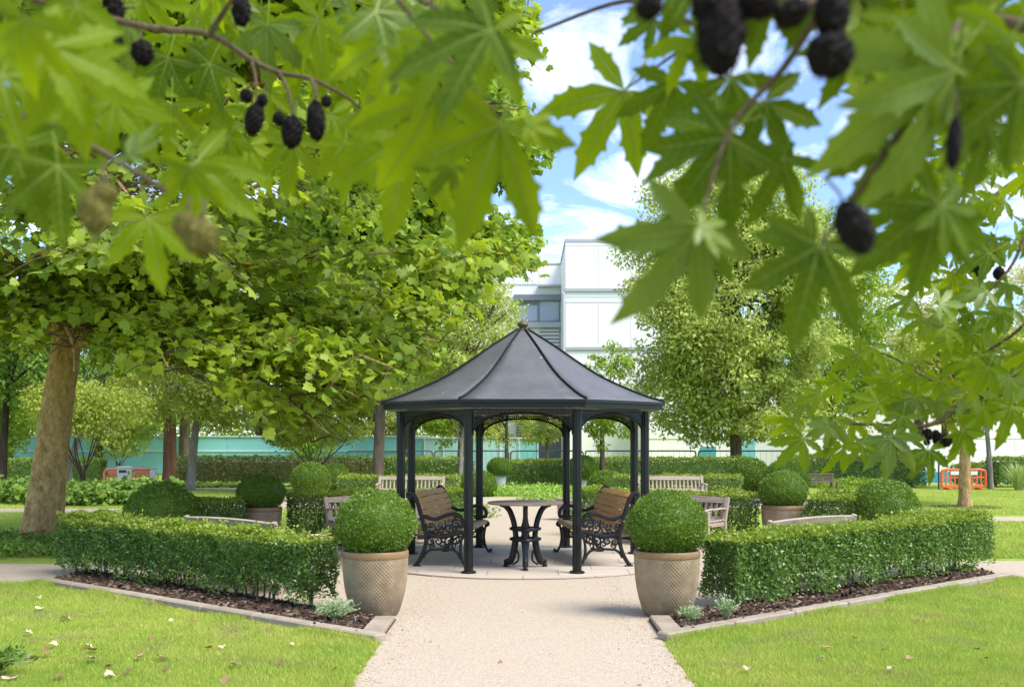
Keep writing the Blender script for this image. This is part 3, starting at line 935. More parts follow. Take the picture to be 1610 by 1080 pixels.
# dark slatted bench far right
db = thing('slatted_bench', 'dark weathered bench with three wide back slats beside the distant lawn', 'bench', (8.35, 30.6, 0), R(188))
for s in (-.62, .62):
    MB().box((s, 0, .18), (.05, .05, .36)).box((s, .40, .18), (.05, .05, .36)).box((s, -.04, .46), (.05, .05, .26)).obj('leg', M['bench_dark'], db)
for z in (.42, .50, .585): MB().box((0, -.01, z), (1.42, .025, .06), bev=.005).obj('back_slat', M['bench_dark'], db)
for yy in (.06, .16, .26, .36): MB().box((0, yy, .372), (1.42, .08, .022), bev=.005).obj('seat_slat', M['bench_dark'], db)

# ================================================================== CLAY POTS
def pot_mesh():
    prof = [(.150, 0.0), (.186, .0), (.196, .015), (.215, .07), (.236, .14), (.254, .22), (.266, .30), (.273, .38), (.277, .45), (.278, .505)]
    seg, rows = 208, 84
    zs = np.linspace(.004, .500, rows)
    rp = np.interp(zs, [p[1] for p in prof[1:]], [p[0] for p in prof[1:]])
    an = np.linspace(0, 2 * np.pi, seg, endpoint=False)
    NA, NR = 54, 30                     # dimples round and up
    ph = (zs / .496 * NR * np.pi)[:, None]
    bump = np.cos(an * NA)[None, :] * np.cos(ph)
    fade = np.clip((zs - .012) / .02, 0, 1)[:, None]
    r_ = rp[:, None] + .0065 * np.sign(bump) * np.abs(bump) ** .7 * fade
    V = np.stack([r_ * np.cos(an), r_ * np.sin(an), np.repeat(zs[:, None], seg, 1)], -1).reshape(-1, 3)
    i, k = np.meshgrid(np.arange(rows - 1), np.arange(seg), indexing='ij')
    k2 = (k + 1) % seg
    Fc = np.stack([i * seg + k, i * seg + k2, (i + 1) * seg + k2, (i + 1) * seg + k], -1).reshape(-1, 4)
    return np_mesh('pot_body', V, Fc, [M['clay']], True)
pot_me = pot_mesh()
rim_me = MB().lathe([(.276, .498), (.284, .502), (.287, .515), (.286, .545), (.280, .556), (.268, .558), (.258, .548), (.255, .50), (.25, .46)], 56, cap=False).mesh('rim', M['rim'], True)
soil_me = MB().lathe([(.256, .505), (.12, .53), (.0, .535)], 32, cap=False).mesh('potting_soil', M['soil'])
bot_me = MB().lathe([(.0, .003), (.188, .003), (.190, .006)], 40, cap=False).mesh('pot_base', M['clay'])
def pot(label, x, y, s=1.0, rz=0.0):
    p = thing('clay_pot', label, 'plant pot', (x, y, .007), rz, 'dimpled clay pots', s)
    link('pot_body', pot_me, p); link('rim', rim_me, p); link('potting_soil', soil_me, p); link('pot_base', bot_me, p)
    return p
pot('large dimpled clay pot standing left of the front path', -1.27, 9.09, 1.0)
pot('large dimpled clay pot standing right of the front path', 1.24, 9.09, 1.0, .4)
pot('dimpled clay pot between the clipped hedges beyond the left front hedge', -3.72, 15.0, 1.03, 1.1)
pot('dimpled clay pot between the clipped hedges beyond the right front hedge', 3.70, 15.0, 1.08, 2.0)
# far planters: plain grey, square-shouldered
for (x, y, s, lab) in ((-.74, 33.4, .9, 'plain grey planter far behind the gazebo, left of its back columns'), (1.9, 33.8, 1.0, 'plain grey planter far behind the gazebo, right of its back columns')):
    p = thing('grey_planter', lab, 'plant pot', (x, y, .0), 0, 'grey planters behind the gazebo', s)
    MB().lathe([(.16, 0), (.20, .02), (.25, .5), (.27, .5), (.27, .56), (.245, .56), (.24, .5)], 24, cap=False).obj('planter_body', M['coping'], p, True)
    MB().lathe([(.242, .52), (.0, .53)], 20, cap=False).obj('potting_soil', M['soil'], p)
# fluted small pot right of the table
p = thing('fluted_pot', 'small fluted pale planter right behind the gazebo benches', 'plant pot', (.86, 20.4, .01))
MB().lathe([(.14, 0), (.17, .02), (.215, .36), (.235, .37), (.235, .42), (.2, .42), (.19, .36)], 18, cap=False).obj('planter_body', M['teak'], p)
MB().lathe([(.195, .37), (.0, .38)], 18, cap=False).obj('potting_soil', M['soil'], p)

# ================================================================== BUILDING
bd_ = thing('white_building', 'large white panelled building with grey window band rising behind the trees', 'building', (2.42, 60, 0))
def bx(name, x0, x1, y0, y1, z0, z1, mat, parent=bd_, ox=2.42, oy=60, bev=0):
    return MB().box(((x0 + x1) / 2 - ox, (y0 + y1) / 2 - oy, (z0 + z1) / 2), (x1 - x0, y1 - y0, z1 - z0), bev=bev).obj(name, mat, parent)
bx('wall', 2.50, 11.6, 60.08, 67.0, 0, 12.9, M['white'])
bx('coping', 2.38, 11.7, 59.97, 67.1, 12.9, 13.08, M['coping'])
cols_ = [2.42, 4.28, 6.14, 8.0, 9.86, 11.6]
for (z0, z1) in ((.4, 6.75), (6.95, 9.45), (10.28, 12.68)):
    for a, b in zip(cols_[:-1], cols_[1:]):
        w = bx('cladding_panel', a + .012, b - .012, 60.0, 60.075, z0, z1, M['white'])
for (z0, z1) in ((9.50, 9.75), (9.78, 10.08)): bx('cladding_band', 2.42, 11.6, 59.99, 60.076, z0, z1, M['white'])
bx('cladding_band', 2.42, 11.6, 59.99, 60.076, 12.70, 12.88, M['white'])
bx('ledge', 2.36, 11.65, 59.88, 60.05, 10.10, 10.22, M['coping']); bx('ledge', 2.36, 11.65, 59.9, 60.05, 6.78, 6.90, M['coping'])
for (yy0, yy1) in ((60.2, 62.4), (62.45, 64.7), (64.75, 66.9)):
    for (z0, z1) in ((.4, 6.75), (6.95, 10.05), (10.28, 12.85)): bx('cladding_panel', 2.43, 2.495, yy0, yy1, z0, z1, M['white2'])
MB().tube([(-.12, -.14, .2), (-.12, -.14, 10.0), (-.12, .3, 10.15)], .09, 8).obj('downpipe', M['coping'], bd_, True)
w = bx('window', 8.40, 9.05, 59.95, 60.02, 7.65, 8.45, M['greyframe']); bx('pane', 8.46, 8.99, 59.93, 59.96, 7.71, 8.39, M['glass'], w)
bx('window_sill', 8.3, 9.15, 59.9, 60.02, 7.52, 7.62, M['coping'])
# recessed wing on the left
Y2 = 67.2
def wx(px): return (px - 822) * Y2 / F
def wz(py): return H + (697 - py) * Y2 / F
bx('wing_wall', wx(700), 2.45, Y2, 75, 0, wz(416), M['white2'])
bx('coping', wx(699), 2.44, Y2 - .08, 75, wz(416) + .002, wz(413.5), M['coping'])
for a, b in ((700, 752), (754, 806), (808, 846), (848, 881)):
    bx('cladding_panel', wx(a), wx(b), Y2 - .05, Y2 - .003, wz(447), wz(418), M['white'])
bx('canopy_edge', wx(846), wx(882), Y2 - .5, Y2 - .003, wz(452), wz(449), M['coping'])
bx('window_head', wx(808), wx(883), Y2 - .30, Y2 - .003, wz(473), wz(464), M['greyframe'])
fr = bx('window', wx(810), wx(883), Y2 - .06, Y2 - .003, wz(507), wz(474), M['greyframe'])
for a, b in ((812, 845), (848.5, 879)):
    bx('pane', wx(a), wx(b), Y2 - .09, Y2 - .062, wz(505), wz(480), M['glass'], fr)
bx('blind', wx(848.5), wx(879), Y2 - .10, Y2 - .092, wz(480), wz(474.5), M['coping'], fr)
bx('mullion', wx(845.5), wx(848.2), Y2 - .12, Y2 - .062, wz(507), wz(474), M['greyframe'], fr)
bx('window_ledge', wx(808), wx(883), Y2 - .35, Y2 - .003, wz(515.5), wz(507.2), M['coping'])
bx('cladding_panel', wx(812), wx(847), Y2 - .05, Y2 - .003, wz(560), wz(517), M['white2'])
def louvre(x0, x1, y0, y1, n, mat):
    l_ = bx('louvre_panel', wx(x0), wx(x1), Y2 - .05, Y2 - .003, wz(y1), wz(y0), M['dark'])
    hgt = (wz(y0) - wz(y1)) / n
    me = MB().box((0, 0, 0), (wx(x1) - wx(x0), .10, hgt * .72), rx=R(-18)).mesh('louvre_blade', mat)
    for i in range(n):
        link('louvre_blade', me, l_, ((wx(x0) + wx(x1)) / 2 - 2.42, Y2 - .12 - 60, wz(y1) + hgt * (i + .5)))
    return l_
louvre(850, 879, 517, 600, 15, M['louvre'])
louvre(812, 850, 640, 690, 11, M['louvre_b'])
bx('drain_pipe', wx(880.5), wx(883), Y2 - .12, Y2 - .01, wz(640), wz(455), M['coping'])
bx('door_panel', wx(846), wx(884), Y2 - .05, Y2 - .003, wz(720), wz(604), M['greyframe'])
# low white annex right of the main block, seen between trunks
an_ = thing('white_annex', 'long low white building with blue doors behind the right hand trees', 'building', (14, 58, 0))
def ax_(name, x0, x1, y0, y1, z0, z1, mat, parent=an_): return bx(name, x0, x1, y0, y1, z0, z1, mat, parent, 14, 58)
ax_('wall', 6.5, 34, 58, 64, 0, 4.6, M['white'])
ax_('roof_edge', 6.4, 34.1, 57.9, 64.1, 4.61, 4.8, M['coping'])
d1 = ax_('door', 9.75, 10.6, 57.93, 57.998, .2, 1.3, M['door']); ax_('door', 12.0, 12.75, 57.93, 57.998, .1, 1.7, M['teal'])
for i in range(9): ax_('wall_panel', 6.6 + i * 3.03, 6.6 + i * 3.03 + 2.99, 57.96, 57.999, 1.75, 4.55, M['white'])

# ================================================================== HOARDINGS AND RAILINGS
hd = thing('teal_hoarding', 'teal site hoarding along the far left behind the long hedge', 'hoarding', (-12, 50, 0))
for i in range(16):
    x0 = -34 + i * 2.0
    if x0 > -4.2: break
    MB().box((x0 + 1 + 12, 0, .93), (1.985, .06, 1.72), bev=.01).obj('hoarding_panel', M['teal'], hd)
MB().box((-19.2 + 12, -.05, 1.815), (29.6, .09, .05)).obj('top_rail', M['whiteplastic'], hd)
MB().box((-19.2 + 12, -.05, 1.12), (29.6, .05, .05)).obj('middle_rail', M['whiteplastic'], hd)
hd2 = thing('pale_teal_hoarding', 'pale teal glazed hoarding with white strips drawn as reflections behind the gazebo', 'hoarding', (-2.2, 48, 0))
for i in range(7):
    MB().box((-2.7 + i * .86, 0, .95), (.845, .05, 1.5)).obj('glazed_panel', M['teal2'] if i % 3 else M['teal'], hd2)
for i in range(8): MB().box((-3.13 + i * .86, -.04, .85), (.05, .06, 1.7)).obj('upright', M['whiteplastic'], hd2)  # white strips standing in for pale reflections on the glazing
MB().box((-.1, -.04, 1.73), (6.1, .06, .06)).obj('top_rail', M['whiteplastic'], hd2)
wh = thing('white_hoarding', 'white site hoarding with a blue base band on the far right', 'hoarding', (17, 40, 0))
for i in range(9):
    x0 = 10.6 + i * 2.0
    MB().box((x0 + 1 - 17, 0, 1.0), (1.985, .06, 1.2), bev=.01).obj('hoarding_panel', M['white'], wh)
    MB().box((x0 + 1 - 17, -.003, .2), (1.985, .06, .38)).obj('base_band', M['blue'], wh)
def railing(label, x0, x1, Y, zt):
    r_ = thing('metal_railing', label, 'railing', ((x0 + x1) / 2, Y, 0), 0, 'grey pedestrian railings behind the far hedge')
    h = (x1 - x0) / 2
    MB().tube(spline([(-h, 0, .05), (-h, 0, zt - .25), (-h + .03, 0, zt - .06), (-h + .22, 0, zt), (0, 0, zt), (h - .22, 0, zt), (h - .03, 0, zt - .06), (h, 0, zt - .25), (h, 0, .05)], 5), .028, 6).obj('rail_frame', M['galv'], r_, True)
    MB().tube([(-h, 0, .2), (h, 0, .2)], .018, 6).obj('lower_rail', M['galv'], r_)
    n = max(2, int(2 * h / .22))
    me = MB().tube([(0, 0, .2), (0, 0, zt)], .0045, 5, False).mesh('bar', M['galv'])
    for i in range(1, n): link('bar', me, r_, (-h + 2 * h * i / n, 0, 0))
YR = 42.0
def rx_(px): return (px - 822) * YR / F
for a, b, lab in ((545, 680, 'grey railing panel behind the far hedge, left of the gazebo'), (683, 800, 'grey railing panel seen through the left gazebo arches'), (803, 917, 'grey railing panel seen through the right gazebo arches'),
                  (920, 1094, 'grey railing panel right of the gazebo under the small tree'), (1098, 1240, 'grey railing panel under the tall pale tree'), (1244, 1440, 'grey railing panel behind the right hedge'), (1444, 1604, 'grey railing panel at the far right edge')):
    railing(lab, rx_(a), rx_(b), YR, 1.18)

def barrier(label, x, Y, w, h, mat, rz=0.0):
    b = thing('safety_barrier', label, 'barrier', (x, Y, 0), rz, 'orange plastic safety barriers')
    hw_, t_ = w / 2, .05
    MB().tube(spline([(-hw_, 0, .12), (-hw_, 0, h * .5), (-hw_, 0, h - .14), (-hw_ + .10, 0, h - .03), (0, 0, h - .03), (hw_ - .10, 0, h - .03), (hw_, 0, h - .14), (hw_, 0, h * .5), (hw_, 0, .12)], 5), .045, 8).obj('outer_frame', mat, b, True)
    MB().box((0, 0, .10), (w, .07, .09), bev=.01).box((0, 0, h * .60), (w - .08, .05, .05)).obj('cross_rail', mat, b)
    n = max(4, int(w / .13))
    me = MB().box((0, 0, h * .5), (.04, .045, h * .86)).mesh('upright', mat)
    for i in range(1, n): link('upright', me, b, (-hw_ + w * i / n, 0, 0))
    MB().box((0, -.04, h * .80), (w * .62, .03, h * .18), bev=.008).obj('reflector_board', M['whiteplastic'] if mat is M['orange'] else mat, b)
    for s in (-1, 1): MB().box((s * hw_ * .72, 0, .03), (.10, .5, .05), bev=.01).obj('foot', mat, b)
barrier('bright orange plastic barrier on the far right lawn edge behind a trunk', 14.15, 33.9, 1.40, .66, M['orange'])
barrier('faded orange barrier left of the white bin', -13.35, 34.6, .72, .66, M['orange_w'])
barrier('faded orange barrier right of the white bin', -12.45, 34.6, .74, .66, M['orange_w'], .1)
barrier('faded orange barrier half hidden behind the red-tipped hedge', -11.45, 37.5, .6, .62, M['orange_w'])
bn = thing('white_bin', 'white square bin with a dark slot between two orange barriers', 'bin', (-12.9, 34.2, 0))
MB().box((0, 0, .34), (.36, .34, .68), bev=.02).obj('bin_body', M['whiteplastic'], bn)
MB().box((0, -.165, .58), (.24, .02, .09)).obj('slot', M['dark'], bn)
MB().box((0, 0, .71), (.39, .37, .06), bev=.02).obj('lid', M['whiteplastic'], bn)
bp = thing('white_post', 'short white marker post between the barriers and the red trunk', 'post', (-12.05, 34.4, 0))
MB().box((0, 0, .32), (.17, .12, .64), bev=.015).obj('post_body', M['whiteplastic'], bp)
MB().box((0, 0, .66), (.19, .14, .04), bev=.012).obj('post_cap', M['coping'], bp)
for (x, Y, h, lab) in ((13.55, 34.4, 1.2, 'thin dark post left of the bright orange barrier'), (11.6, 38, 1.9, 'thin dark pole rising behind the right hedge')):
    q = thing('dark_post', lab, 'post', (x, Y, 0))
    MB().tube([(0, 0, 0), (0, 0, h)], .03, 8).obj('post_shaft', M['galv'], q)
    MB().lathe([(.04, h), (.035, h + .03), (.0, h + .05)], 8).obj('post_cap', M['galv'], q)

# ================================================================== HEDGES
def hedge(name, label, A, B, h, w, n, leaf, mat, stems=0, cat='hedge', group=None, top_mat=None, bare=.25, seed=0, rough=.045, core=True, shoots=0):
    A, B = Vector(A), Vector(B)
    L = (B - A).length
    mid = (A + B) / 2
    rz = math.atan2(B.y - A.y, B.x - A.x)
    o = thing(name, label, cat, (mid.x, mid.y, .0), rz, group)
    # sample the skin (front, back, top, ends) and the volume
    a_f, a_t, a_e = L * h, L * w, w * h
    tot = 2 * a_f + a_t * 1.5 + 2 * a_e
    cnt = rng.multinomial(int(n * .78), [a_f / tot, a_f / tot, a_t * 1.5 / tot, a_e / tot, a_e / tot])
    P, N = [], []
    def u(k, lo, hi): return rng.uniform(lo, hi, k)
    P.append(np.stack([u(cnt[0], -L/2, L/2), np.full(cnt[0], -w/2), h * rng.random(cnt[0]) ** .8], 1)); N.append(np.tile([0, -1, .25], (cnt[0], 1)))
    P.append(np.stack([u(cnt[1], -L/2, L/2), np.full(cnt[1], w/2), h * rng.random(cnt[1]) ** .8], 1)); N.append(np.tile([0, 1, .25], (cnt[1], 1)))
    P.append(np.stack([u(cnt[2], -L/2, L/2), u(cnt[2], -w/2, w/2), np.full(cnt[2], h)], 1)); N.append(np.tile([0, 0, 1.], (cnt[2], 1)))
    P.append(np.stack([np.full(cnt[3], -L/2), u(cnt[3], -w/2, w/2), u(cnt[3], 0, h)], 1)); N.append(np.tile([-1, 0, .25], (cnt[3], 1)))
    P.append(np.stack([np.full(cnt[4], L/2), u(cnt[4], -w/2, w/2), u(cnt[4], 0, h)], 1)); N.append(np.tile([1, 0, .25], (cnt[4], 1)))
    P, N = np.concatenate(P), np.concatenate(N).astype(float)
    bulge = vnoise(P, 3.2, seed) * rough + vnoise(P, 9.0, seed + 5) * rough * .55
    P = P + nrm(N) * (bulge[:, None] - np.abs(rng.normal(size=(len(P), 1))) * .03 + .006)
    k = n - len(P)
    Q = np.stack([u(k, -L/2, L/2), u(k, -w/2, w/2), h * rng.random(k) ** .75], 1)
    P = np.concatenate([P, Q]); N = np.concatenate([N, unit_random(k)])
    # thin out towards the ground in tufts
    z0 = bare * h * (1 + 1.1 * vnoise(np.stack([P[:, 0], P[:, 1] * .5, P[:, 0] * 0], 1), 4.5, seed + 9))
    pz = np.clip((P[:, 2] - z0 * .35) / np.maximum(z0, 1e-3), 0, 1)
    keep = rng.random(len(P)) < pz ** 1.3
    P, N = P[keep], N[keep]
    P[:, 2] = np.maximum(P[:, 2], .03)
    if shoots:
        # cut shoots standing a little out of the clipped top and faces
        k = shoots * 7
        s0 = np.repeat(np.stack([u(shoots, -L/2, L/2), u(shoots, -w * .55, w * .55), h * (1 - .5 * rng.random(shoots) ** 3)], 1), 7, 0)
        outw = np.repeat(nrm(np.stack([rng.normal(size=shoots) * .4, np.sign(s0[::7, 1]) * rng.random(shoots) * .8, np.ones(shoots)], 1)), 7, 0)
        P = np.concatenate([P, s0 + outw * (np.tile(np.arange(7), shoots) / 7 * .085)[:, None] + rng.normal(size=(k, 3)) * .008]); N = np.concatenate([N, unit_random(k)])
    N2 = nrm(nrm(N) * .9 + unit_random(len(P)) * .85 + [0, 0, .25])
    T = nrm(unit_random(len(P)) * .8 + nrm(N) * .55 + [0, 0, .25])
    S = leaf * rng.uniform(.65, 1.3, len(P))
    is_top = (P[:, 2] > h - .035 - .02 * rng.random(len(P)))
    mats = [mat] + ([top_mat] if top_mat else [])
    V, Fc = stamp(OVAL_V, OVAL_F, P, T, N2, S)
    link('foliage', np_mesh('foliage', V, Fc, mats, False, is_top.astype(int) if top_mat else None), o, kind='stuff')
    if core and h > .8:
        c = MB()
        nx = max(4, int(L / .25)); vv = []; ff = []
        for i in range(nx + 1):
            x = -L/2 + .12 + (L - .24) * i / nx
            r1 = .5 + .12 * math.sin(i * 2.3 + seed)
            for (y, z) in ((-w * .26, h * (bare + .12) * (1 + .25 * math.sin(i * 1.7))), (w * .26, h * (bare + .12)), (w * .28, h * .86), (-w * .28 * (r1 + .5), h * (.86 - .05 * math.sin(i * 3.1)))): vv.append((x, y, z))
        for i in range(nx):
            for q in range(4): ff.append((i*4+q, i*4+4+q, i*4+4+(q+1)%4, i*4+(q+1)%4))
        ff += [(0, 1, 2, 3), (nx*4+3, nx*4+2, nx*4+1, nx*4)]
        c.add(vv, ff).obj('twiggy_core', mat, o)
    for i in range(stems):
        x = -L/2 + .1 + (L - .2) * (i + .5 + random.uniform(-.3, .3)) / stems
        m = MB()
        for q in range(random.choice((2, 3, 3, 4))):
            y0 = random.uniform(-.07, .07)
            tx, ty = random.uniform(-.16, .16), random.uniform(-w * .4, w * .4)
            pts = spline([(q * .02 - .02, y0, -.01), (tx * .25, y0 + ty * .1, h * .2), (tx * .7 + random.uniform(-.03, .03), ty * .5, h * .42), (tx, ty, h * .8)], 3)
            m.tube(pts, [.011 - .006 * j / (len(pts) - 1) for j in range(len(pts))], 5)
            for b in range(3):
                j = random.randint(3, len(pts) - 3)
                e = pts[j] + Vector((random.uniform(-.12, .12), random.uniform(-.14, .14), random.uniform(.05, .16)))
                m.tube([pts[j], (pts[j] + e) / 2 + Vector((0, 0, -.01)), e], [.005, .004, .002], 4)
        m.obj('stem', M['stem'], o, True, loc=(x, 0, .02))
    return o
ln = Vector((.635, .773)); ld = (kB - kA).normalized()
rn = Vector((-.65, .76)); rd = (rB - rA).normalized()
p0 = kA + ln * .68; q0 = rA + rn * .68
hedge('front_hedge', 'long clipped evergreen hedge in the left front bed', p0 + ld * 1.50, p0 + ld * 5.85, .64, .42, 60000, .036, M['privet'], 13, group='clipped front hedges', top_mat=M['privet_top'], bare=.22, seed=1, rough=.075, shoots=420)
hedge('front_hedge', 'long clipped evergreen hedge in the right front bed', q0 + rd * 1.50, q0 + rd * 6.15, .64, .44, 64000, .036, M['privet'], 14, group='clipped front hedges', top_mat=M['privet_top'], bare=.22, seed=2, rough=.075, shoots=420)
# beds behind the plaza
hedge('plaza_hedge', 'knee high hedge behind the left slatted bench', (-3.30, 15.2), (-1.05, 17.05), .74, .45, 30000, .038, M['privet'], 5, top_mat=M['privet_top'], group='hedges behind the plaza benches', bare=.08, seed=3)
hedge('plaza_hedge', 'knee high hedge behind the right slatted bench', (3.30, 15.2), (1.05, 17.05), .74, .45, 30000, .038, M['privet'], 5, top_mat=M['privet_top'], group='hedges behind the plaza benches', bare=.08, seed=4)
hedge('short_hedge', 'short block of hedge left of the far left clay pot', (-4.42, 14.3), (-3.98, 14.66), .70, .42, 9000, .038, M['privet'], 2, top_mat=M['privet_top'], group='short hedge blocks beside pots', bare=.08, seed=5)
hedge('short_hedge', 'short block of hedge right of the far right clay pot', (4.55, 14.25), (4.02, 14.7), .74, .42, 9000, .038, M['privet'], 2, top_mat=M['privet_top'], group='short hedge blocks beside pots', bare=.08, seed=6)
hedge('low_hedge', 'low pale hedge behind the distant left bench', (-4.4, 25.4), (-1.55, 25.4), .67, .6, 16000, .05, M['hedge_far'], 0, group='low hedges behind distant benches', top_mat=M['privet_top'], bare=.04, seed=7)
hedge('low_hedge', 'low pale hedge behind the distant right bench', (2.2, 25.4), (5.2, 25.4), .69, .6, 16000, .05, M['hedge_far'], 0, group='low hedges behind distant benches', top_mat=M['privet_top'], bare=.04, seed=8)
def far(px0, px1, Y, h, lab, mat, n, seed, w=1.0):
    n = int(n * 1.8)
    a, b = (px0 - 822) * Y / F, (px1 - 822) * Y / F
    hedge('far_hedge', lab, (a, Y), (b, Y), h, w, n, .085, mat, 0, group='tall boundary hedges', top_mat=M['hedge_far'] if mat is M['hedge_red'] else M['privet_top'], bare=.04, seed=seed, rough=.07)
far(-60, 160, 38, .90, 'boundary hedge at the left edge behind the leaning plane trunk', M['hedge_far'], 6500, 11)
far(285, 600, 36.5, .98, 'red-tipped boundary hedge in front of the teal hoarding', M['hedge_red'], 10000, 12)
far(602, 742, 37, .93, 'boundary hedge seen through the left gazebo arch', M['hedge_far'], 5000, 13)
far(797, 912, 35.5, .86, 'dark boundary hedge seen straight through the gazebo', M['hedge_far'], 4500, 14)
far(914, 1172, 38, .92, 'long dark boundary hedge right of the gazebo', M['hedge_far'], 8000, 15)
far(1236, 1447, 36, 1.02, 'dark boundary hedge behind the right dark bench', M['hedge_far'], 7500, 16)
far(1560, 1680, 36, .98, 'boundary hedge at the right edge behind the grass clump', M['hedge_far'], 4000, 17)
far(1505, 1556, 37, .72, 'small dark hedge right of the bright orange barrier', M['hedge_far'], 1600, 18)

# ================================================================== CLIPPED BALLS
def ball_mesh(n, leaf, seed, lump=.045):
    U_ = unit_random(n)
    d = 1 + vnoise(U_, 1.9, seed + 8) * .045 + vnoise(U_, 5.5, seed) * lump + vnoise(U_, 16, seed + 3) * lump * .9
    depth = np.abs(rng.normal(size=n)) * .05
    P = U_ * (d - depth)[:, None]
    ns = max(1, n // 160)                       # stray shoots
    su = np.repeat(unit_random(ns), 6, 0)
    P[:ns * 6] = su * (1.0 + np.tile(np.arange(6), ns)[:, None] * .016 * np.repeat(rng.random(ns), 6)[:, None] * 1.4) + rng.normal(size=(ns * 6, 3)) * .012
    N = nrm(U_ * .8 + unit_random(n) * .75 + [0, 0, .2])
    T = nrm(U_ * .6 + unit_random(n) * .8 + [0, 0, .2])
    V, Fc = stamp(OVAL_V, OVAL_F, P, T, N, leaf * rng.uniform(.7, 1.25, n))
    return np_mesh('foliage', V, Fc, [M['box']])
def core_mesh():
    m = MB()
    prof = [(math.sin(math.pi * i / 10) * .86, -math.cos(math.pi * i / 10) * .86) for i in range(11)]
    return m.lathe(prof, 20, cap=False).mesh('inner_growth', M['box'], True)
ball_hi = [ball_mesh(19000, .062, 21), ball_mesh(19000, .062, 22)]
ball_lo = ball_mesh(14000, .08, 23, .03)
core_me = core_mesh()
tr_me = MB().tube([(0, 0, -1.02), (.02, .01, -.6), (0, 0, 0)], [.06, .05, .03], 8).mesh('trunk', M['stem'])
def ball(label, x, y, z, r, rzs=1.0, hi=None, group='clipped box balls', name='box_ball'):
    o = thing(name, label, 'shrub', (x, y, z), random.uniform(0, 6), group, (r, r, r * rzs))
    link('foliage', ball_lo if hi is None else ball_hi[hi], o, kind='stuff')
    link('inner_growth', core_me, o); link('trunk', tr_me, o)
    return o
ball('large clipped box ball growing in the left front pot', -1.27, 9.09, .785, .332, .87, 0)
ball('large clipped box ball growing in the right front pot', 1.24, 9.09, .785, .332, .87, 1)
ball('dark clipped box ball in the pot beyond the left front hedge', -3.72, 15.0, .78, .335, .80, 1)
ball('pale clipped box ball in the pot beyond the right front hedge', 3.70, 15.0, .80, .335, .84, 0)
ball('wide clipped dome growing behind the left end of the left front hedge', -4.78, 14.0, .52, .46, .95, 0, 'clipped domes')
ball('wide clipped dome growing behind the right end of the right front hedge', 4.88, 14.2, .52, .46, 1.0, 1, 'clipped domes')
ball('clipped ball at the left of the distant pair left of the gazebo', -5.42, 27, .55, .50, .92)
ball('smaller clipped ball tucked behind another, left of the gazebo', -5.15, 29, .55, .40, 1.0)
ball('tall clipped ball at the left of the pair right of the gazebo', 5.85, 27.2, .60, .52, 1.0)
ball('wide clipped ball at the right of the pair right of the gazebo', 6.50, 26, .58, .56, .92)
ball('clipped dome on the ground seen behind the left front column', -1.30, 29.6, .30, .56, .80, None, 'clipped domes')
ball('clipped dome on the ground seen behind the right iron bench', 2.33, 29.4, .28, .54, .85, None, 'clipped domes')
ball('small clipped ball in the far grey planter left of the back columns', -.74, 33.4, .72, .38, .85)
ball('clipped ball in the far grey planter right of the back columns', 1.9, 33.8, .68, .49, .85)

# ================================================================== LOW PLANTING
def patch(name, label, cat, P, leaf, mat, hgt=.12, group=None):
    """leafy ground cover over points P (n,2)"""
    n = len(P)
    Q = np.zeros((n, 3)); Q[:, :2] = P
    Q[:, 2] = .03 + hgt * rng.random(n) * (.6 + .4 * vnoise(np.c_[P, P[:, :1] * 0], 2.3, 3))
    Q[:, 2] = np.maximum(Q[:, 2], .015)
    N = nrm(unit_random(n) * .7 + [0, -.25, .9]); T = nrm(unit_random(n) + [0, 0, .15])
    V, Fc = stamp(OVAL_V if leaf < .09 else PLANE_V, OVAL_F if leaf < .09 else PLANE_F, Q, T, N, leaf * rng.uniform(.6, 1.3, n))
    o = link(name, np_mesh(name, V, Fc, [mat]), None, kind='stuff')
    return tag(o, label, cat, group)
def blob(cx, cy, rx, ry, n):
    a = rng.uniform(0, 2 * math.pi, n); r_ = np.sqrt(rng.random(n)) * (1 + .18 * np.sin(3 * a + 1) + .1 * np.sin(7 * a))
    return np.stack([cx + rx * r_ * np.cos(a), cy + ry * r_ * np.sin(a)], 1)
patch('ivy', 'dark ivy spreading round the foot of the leaning plane tree', 'ground cover', np.concatenate([blob(-7.2, 14.7, 1.7, 1.7, 3800), blob(-9.0, 15.3, 1.4, 1.7, 2200)]), .085, M['ivy'], .16)
patch('fern_bed', 'dense fern bed right of the plane trunk under the thin stems', 'ground cover', np.concatenate([blob(-11.6, 27.2, 2.2, 1.6, 3500), blob(-10.3, 25.6, 1.5, .8, 2200)]), .14, M['ivy'], .62)
patch('fern_bed', 'dense fern bed at the left edge beyond the plane trunk', 'ground cover', blob(-15.2, 27.6, 2.6, 1.6, 3200), .14, M['ivy'], .62)
patch('border_plants', 'low leafy border left of the path behind the gazebo', 'ground cover', np.concatenate([blob(-1.5, 20.9, .85, .8, 2000), blob(-1.3, 22.0, .5, .5, 800)]), .07, M['ivy'], .28)
patch('border_plants', 'low leafy border right of the path behind the gazebo', 'ground cover', np.concatenate([blob(1.45, 20.2, .75, 1.0, 2200), blob(1.6, 18.6, .7, .6, 1200)]), .07, M['ivy'], .30)
patch('bright_cover', 'bright lime ground cover in the round bed beyond the gazebo', 'ground cover', np.concatenate([blob(.3, 31.5, 1.9, 1.9, 4500), blob(1.2, 27.6, 1.4, .8, 1800), blob(-.6, 30.4, 1.2, .9, 1500)]), .088, M['cover'], .24)
patch('hedge_foot_plants', 'pale weeds along the foot of the red-tipped hedge', 'ground cover', np.stack([rng.uniform(-11.8, -8.2, 1800), rng.uniform(35.1, 36.0, 1800)], 1), .09, M['cover'], .2)
